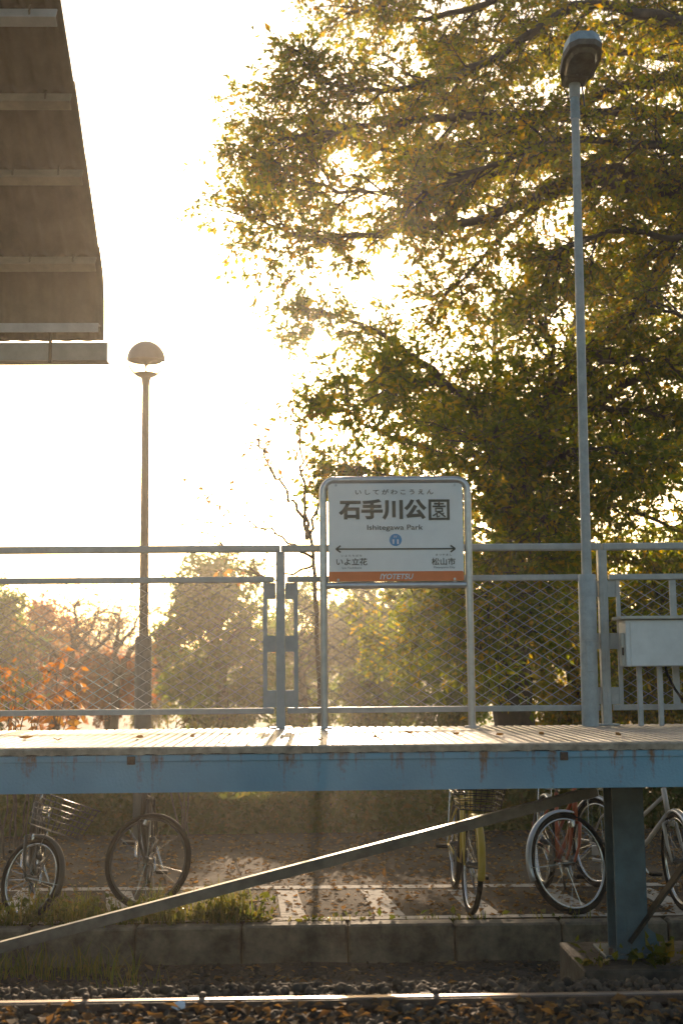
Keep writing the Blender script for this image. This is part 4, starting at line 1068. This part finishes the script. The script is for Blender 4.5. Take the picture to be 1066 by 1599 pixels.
blob_tree('park_tree', 'golden tree behind the foot of the platform lamp', 890, 880, 90, 18.0, M['leaf_gold'], 30, .07, bottom=1150, per=13)
blob_tree('park_tree', 'dark green tree behind the grey cabinet', 1030, 850, 90, 17.5, M['leaf_big'], 30, .07, bottom=1150, per=13)
blob_tree('park_tree', 'low shrubby tree showing between the bare trees and the lamp', 235, 1010, 40, 30, M['leaf_olive'], 12, .08, bottom=1125)
# bare cherry-like tree, limbs visible against the sky
Yc = 24
def cherry(px, label, sgn, scale=1.0, top=958):
    b0 = P(px, 1140, Yc); b0.z = ZG
    limb_tree('bare_tree', label, [(b0, .085), (P(px + 3, 1085, Yc), .075), (P(px + 6 * sgn, 1050, Yc), .065)],
      [(PL(Yc, (px + 6 * sgn, 1052), (px + 25 * sgn, 1020), (px + 48 * sgn, 1000), (px + 70 * sgn, 985)), .08, .02), (PL(Yc, (px + 6 * sgn, 1052), (px + 2, 1015), (px + 8, 985), (px + 4, top)), .08, .02),
       (PL(Yc, (px + 6 * sgn, 1052), (px - 22 * sgn, 1025), (px - 45 * sgn, 1008), (px - 62 * sgn, 982)), .08, .02), (PL(Yc, (px + 6 * sgn, 1060), (px + 40 * sgn, 1048), (px + 70 * sgn, 1040)), .06, .02),
       (PL(Yc, (px + 2, 1015), (px + 28, 985), (px + 40, 960)), .05, .015)],
      M['leaf_brown'], M['bark'], leaf=.07, child_step=.16, child_len=(.3, .8), twigs=4, per=4, start=.25, group='half-bare trees of the park', sparse=.8)
cherry(178, 'half-bare tree with spreading twigs left of the park lamp', 1)
cherry(112, 'half-bare tree in front of the red-brown tree', -1, top=950)
# distant wood
wp = []
for i in range(420):
    x = random.uniform(-46, 46); Y = random.uniform(78, 95); h = random.uniform(2.5, 5.0) + 1.2 * math.sin(x * .3); rr2 = random.uniform(1.2, 2.4)
    k = 90; g = rng.normal(size=(k, 3)); g = unit(g) * (rng.random((k, 1)) ** .4) * rr2; g[:, 2] = g[:, 2] * .9 + max(.6, h - rr2) * random.uniform(.25, 1)
    wp.append(g + np.array((x, Y, ZG)))
tag(leaves('distant_wood', np.concatenate(wp), M['leaf_olive'], .45, aspect=.7), 'hazy line of far trees behind the park', None, None, 'stuff')

# hedge along the back of the bicycle park
hp = []
for i in range(42000):
    x = random.uniform(-6.5, 6.5); Y = 13.55 + abs(random.gauss(0, .35)); top = .14 + .16 / (1 + math.exp(-3 * (x - .4))) + .07 * math.sin(x * 1.7) + .06 * math.sin(x * 4.1 + 1)
    z = ZG + (top - ZG) * random.random() ** 1.2; Y += .25 * (z - ZG) / .9 * random.random() - .1
    hp.append((x, Y, z))
hg = thing('hedge', (0, 13.8, ZG), 'low shaggy hedge behind the parked bicycles', 'hedge')
leaves('foliage', np.array(hp), M['leaf_hedge'], .075, hg, aspect=.55)['kind'] = 'stuff'
hb_ = MB()
for i in range(60):
    x = random.uniform(-6, 6); hb_.tube([(x, 13.9, ZG - .05), (x + random.uniform(-.1, .1), 13.9, .1), (x + random.uniform(-.2, .2), 13.8 + random.uniform(-.2, .3), .5)], [.018, .012, .005], 4, cap=False)
hb_.build('stems', M['bark'], hg)['kind'] = 'stuff'

# orange-leaved shrub at far left
Yo = 11.9
def shrub(name, label, Y, stems, leaf_m, leaf, per, cat='shrub', step=.10, clen=(.12, .3)):
    b0 = stems[0][0]
    th = thing(name, (b0.x, Y, ZG), label, cat); br = MB(); lp_ = []; ld = []
    for pts in stems:
        line = smooth_line(pts, 5, .01); br.tube(line, [.012 * (1 - .75 * i / (len(line) - 1)) for i in range(len(line))], 5, cap=False)
        fine = resample(line, step); nf = len(fine)
        for i, p in enumerate(fine):
            if i < nf * .5: continue
            t = (fine[min(i + 1, nf - 1)] - fine[max(0, i - 1)])
            if t.length < 1e-5: continue
            t.normalize(); dr_ = (t * .7 + rand_perp(t)).normalized(); Lc = random.uniform(*clen); e = p + dr_ * Lc
            br.tube([p, p.lerp(e, .5) + Vector((0, 0, .01)), e], [.004, .003, .002], 3, cap=False)
            for z in range(per):
                q = p.lerp(e, random.uniform(.2, 1.05)); lp_.append((q + Vector((random.gauss(0, .02), random.gauss(0, .02), random.gauss(0, .02))))[:]); ld.append((dr_ * .3 + rand_perp(dr_) * .5 + Vector((0, 0, -.5)))[:])
    br.build('stems', M['bark_pale'], th, True)['kind'] = 'stuff'
    leaves('foliage', np.array(lp_), leaf_m, leaf, th, dirs=np.array(ld), aspect=.45)['kind'] = 'stuff'
    return th
def stem_to(px0_, px1_, py1, Y, dy=0.0):
    a = P(px0_, 1150, Y); a.z = ZG; e = P(px1_, py1, Y + dy); return [a, a.lerp(e, .5) + Vector((random.uniform(-.08, .08), 0, .05)), e]
shrub('orange_shrub', 'bright orange autumn shrub at the left behind the fence', Yo,
      [stem_to(20, 5, 1035, Yo), stem_to(30, 25, 1060, Yo, .2), stem_to(45, 60, 1048, Yo, -.1), stem_to(50, 90, 1035, Yo, .1), stem_to(55, 108, 1062, Yo, .2), stem_to(30, 45, 1075, Yo, -.2), stem_to(10, -20, 1050, Yo), stem_to(60, 120, 1085, Yo, .1), stem_to(10, 12, 1085, Yo, -.2), stem_to(30, 70, 1095, Yo, -.3), stem_to(40, 95, 1100, Yo, -.2)],
      M['leaf_orange'], .085, 7)
shrub('leafy_seedling', 'small bright green seedling below the mesh panel', 12.6, [stem_to(290, 275, 1120, 12.6), stem_to(292, 300, 1117, 12.6), stem_to(294, 310, 1128, 12.6), stem_to(288, 262, 1132, 12.6)], M['weed'], .07, 6)

# weeds, grass and leaf litter
def grass(name, label, spots, m=None):
    vs = []; fs = []
    for (x, y, z, n, h, sp_) in spots:
        for i in range(n):
            bx, by = x + random.gauss(0, sp_), y + random.gauss(0, sp_ * .5); a = random.uniform(0, 2 * math.pi); hh = h * random.uniform(.4, 1.15); ln2 = hh * random.uniform(.15, .8); wd = random.uniform(.0025, .005)
            ca, sa = math.cos(a), math.sin(a); k = len(vs); sx, sy = -sa * wd, ca * wd
            for (t, ww) in ((0, 1), (.4, .9), (.75, .6)):
                cx2, cy2, cz2 = bx + ca * ln2 * t * t, by + sa * ln2 * t * t, z + hh * (t - .18 * t * t * ln2 / hh)
                vs += [(cx2 - sx * ww, cy2 - sy * ww, cz2), (cx2 + sx * ww, cy2 + sy * ww, cz2)]
            vs.append((bx + ca * ln2, by + sa * ln2, z + hh * (1 - .25 * ln2 / hh)))
            fs += [(k, k + 1, k + 3), (k, k + 3, k + 2), (k + 2, k + 3, k + 5), (k + 2, k + 5, k + 4), (k + 4, k + 5, k + 6)]
    o = fast_mesh(name, vs, fs, m or M['grass']); return tag(o, label, None, None, 'stuff')
sp2 = []
for i in range(46):
    q = G(random.uniform(-30, 420), 1446); sp2.append((q.x, 8.86 + random.uniform(-.04, .10), ZG, random.randint(10, 26), random.uniform(.08, .22), .06))
for px in (352, 340, 370, 300, 120, 60, 240): q = G(px, 1440); sp2.append((q.x, 8.95, ZG, 60, .28, .06))
for px, py in ((130, 1475), (160, 1490), (60, 1480), (205, 1480), (20, 1470), (90, 1500), (-10, 1490)):
    q = P(px, py, 8.3); sp2.append((q.x, 8.3 + random.uniform(-.2, .2), -.62, 45, .24, .10))
for i in range(24): q = G(random.uniform(430, 1066), 1446); sp2.append((q.x, 8.86, ZG, random.randint(2, 7), .06, .04))
grass('grass', 'grass and weeds growing along the kerb', sp2)
wv = []
for i in range(900):
    q = G(random.uniform(-20, 430), 1444); y = 8.84 + abs(random.gauss(0, .09)); wv.append((q.x, y, ZG + random.random() ** 2 * .17))
for i in range(60): q = G(random.uniform(430, 900), 1444); wv.append((q.x, 8.88 + random.uniform(-.03, .05), ZG + random.random() * .03))
tag(leaves('weeds', np.array(wv), M['weed'], .045, aspect=.6, droop=-.2), 'small yellow-green weeds along the kerb', None, None, 'stuff')
def plant_clump(px, py, Y, z, n, s, label):
    q = P(px, py, Y); th = thing('ground_plant', (q.x, Y, z), label, 'plant', 'plants at the foot of the column')
    pos = [(q.x + random.gauss(0, s), Y + random.gauss(0, s * .5), z + .02 + abs(random.gauss(0, .05))) for _ in range(n)]
    leaves('foliage', np.array(pos), M['weed'], .052, th, aspect=.75, droop=-.1)['kind'] = 'stuff'
    st2 = MB()
    for p_ in pos[::3]: st2.tube([(q.x + random.gauss(0, .02), Y, z - .03), p_], [.003, .002], 3, cap=False)
    st2.build('stems', M['weed'], th)['kind'] = 'stuff'
plant_clump(935, 1490, 6.92, -.24, 26, .06, 'yellow-green plant left of the column foot')
plant_clump(1035, 1478, 6.9, -.22, 60, .09, 'taller yellow-green plant right of the column foot')
lt = []
for i in range(7500):
    y = 8.9 + 4.5 * random.random(); x = random.uniform(-4.5, 4.5)
    lt.append((x, y, ZG + .004 + random.random() * .012))
for i in range(900): lt.append((random.uniform(-2.6, 3.0), random.uniform(5.0, 5.38), -.015 + random.random() * .02))
for i in range(900): y = random.uniform(6.4, 8.6); lt.append((random.uniform(-2.8, 3.2), y, profile(y) + .05))
tag(leaves('leaf_litter', np.array(lt), M['litter'], .045, aspect=.6, flat=.8), 'dry brown leaves scattered over the asphalt and ballast', None, None, 'stuff')
# individual leaves on the deck
for i, (px, py) in enumerate([(40, 1153), (90, 1156), (218, 1152), (345, 1165), (300, 1151), (355, 1149), (595, 1155), (585, 1152), (780, 1148), (718, 1150), (712, 1147), (845, 1147), (965, 1148), (500, 1156), (640, 1145)]):
    q = G(px, py, ZD + .006)
    if q.y < YF + .05: q.y = YF + .1
    if q.y > 7.8: q.y = 7.8
    a = random.uniform(0, 6.28); s = random.uniform(.028, .05); b = MB()
    for (u, v, h) in ((-1, 0, .01), (-.3, .45, .012), (.4, .35, .004), (1, 0, .014), (.4, -.38, .014), (-.3, -.42, .002), (0, 0, .0)):
        b.v.append((q.x + s * (u * math.cos(a) - v * math.sin(a)), q.y + s * (u * math.sin(a) + v * math.cos(a)), ZD + .003 + h * 1.2))
    b.f = [(6, j, (j + 1) % 6) for j in range(6)]
    tag(b.build('fallen_leaf', M['litter']), 'dry curled brown leaf lying on the platform deck', 'leaf', 'dry leaves on the deck')

# ------------------------------------------------------------------ scattering air volume, added to mimic lens glare around the sun
hz_m = bpy.data.materials.new('glare_veil'); hz_m.use_nodes = True; n = hz_m.node_tree; n.nodes.clear()
ho = n.nodes.new('ShaderNodeOutputMaterial'); pv = n.nodes.new('ShaderNodeVolumePrincipled')
pv.inputs['Color'].default_value = (1.0, 0.93, 0.84, 1); pv.inputs['Density'].default_value = 0.0026; pv.inputs['Anisotropy'].default_value = 0.73
n.links.new(pv.outputs[0], ho.inputs['Volume'])
hzo = one('glare_veil', lambda b: b.box((0, 45, 6.0), (130, 120, 15.4)), hz_m)
tag(hzo, 'warm veil in the air, added to mimic lens glare', None, None, 'stuff')
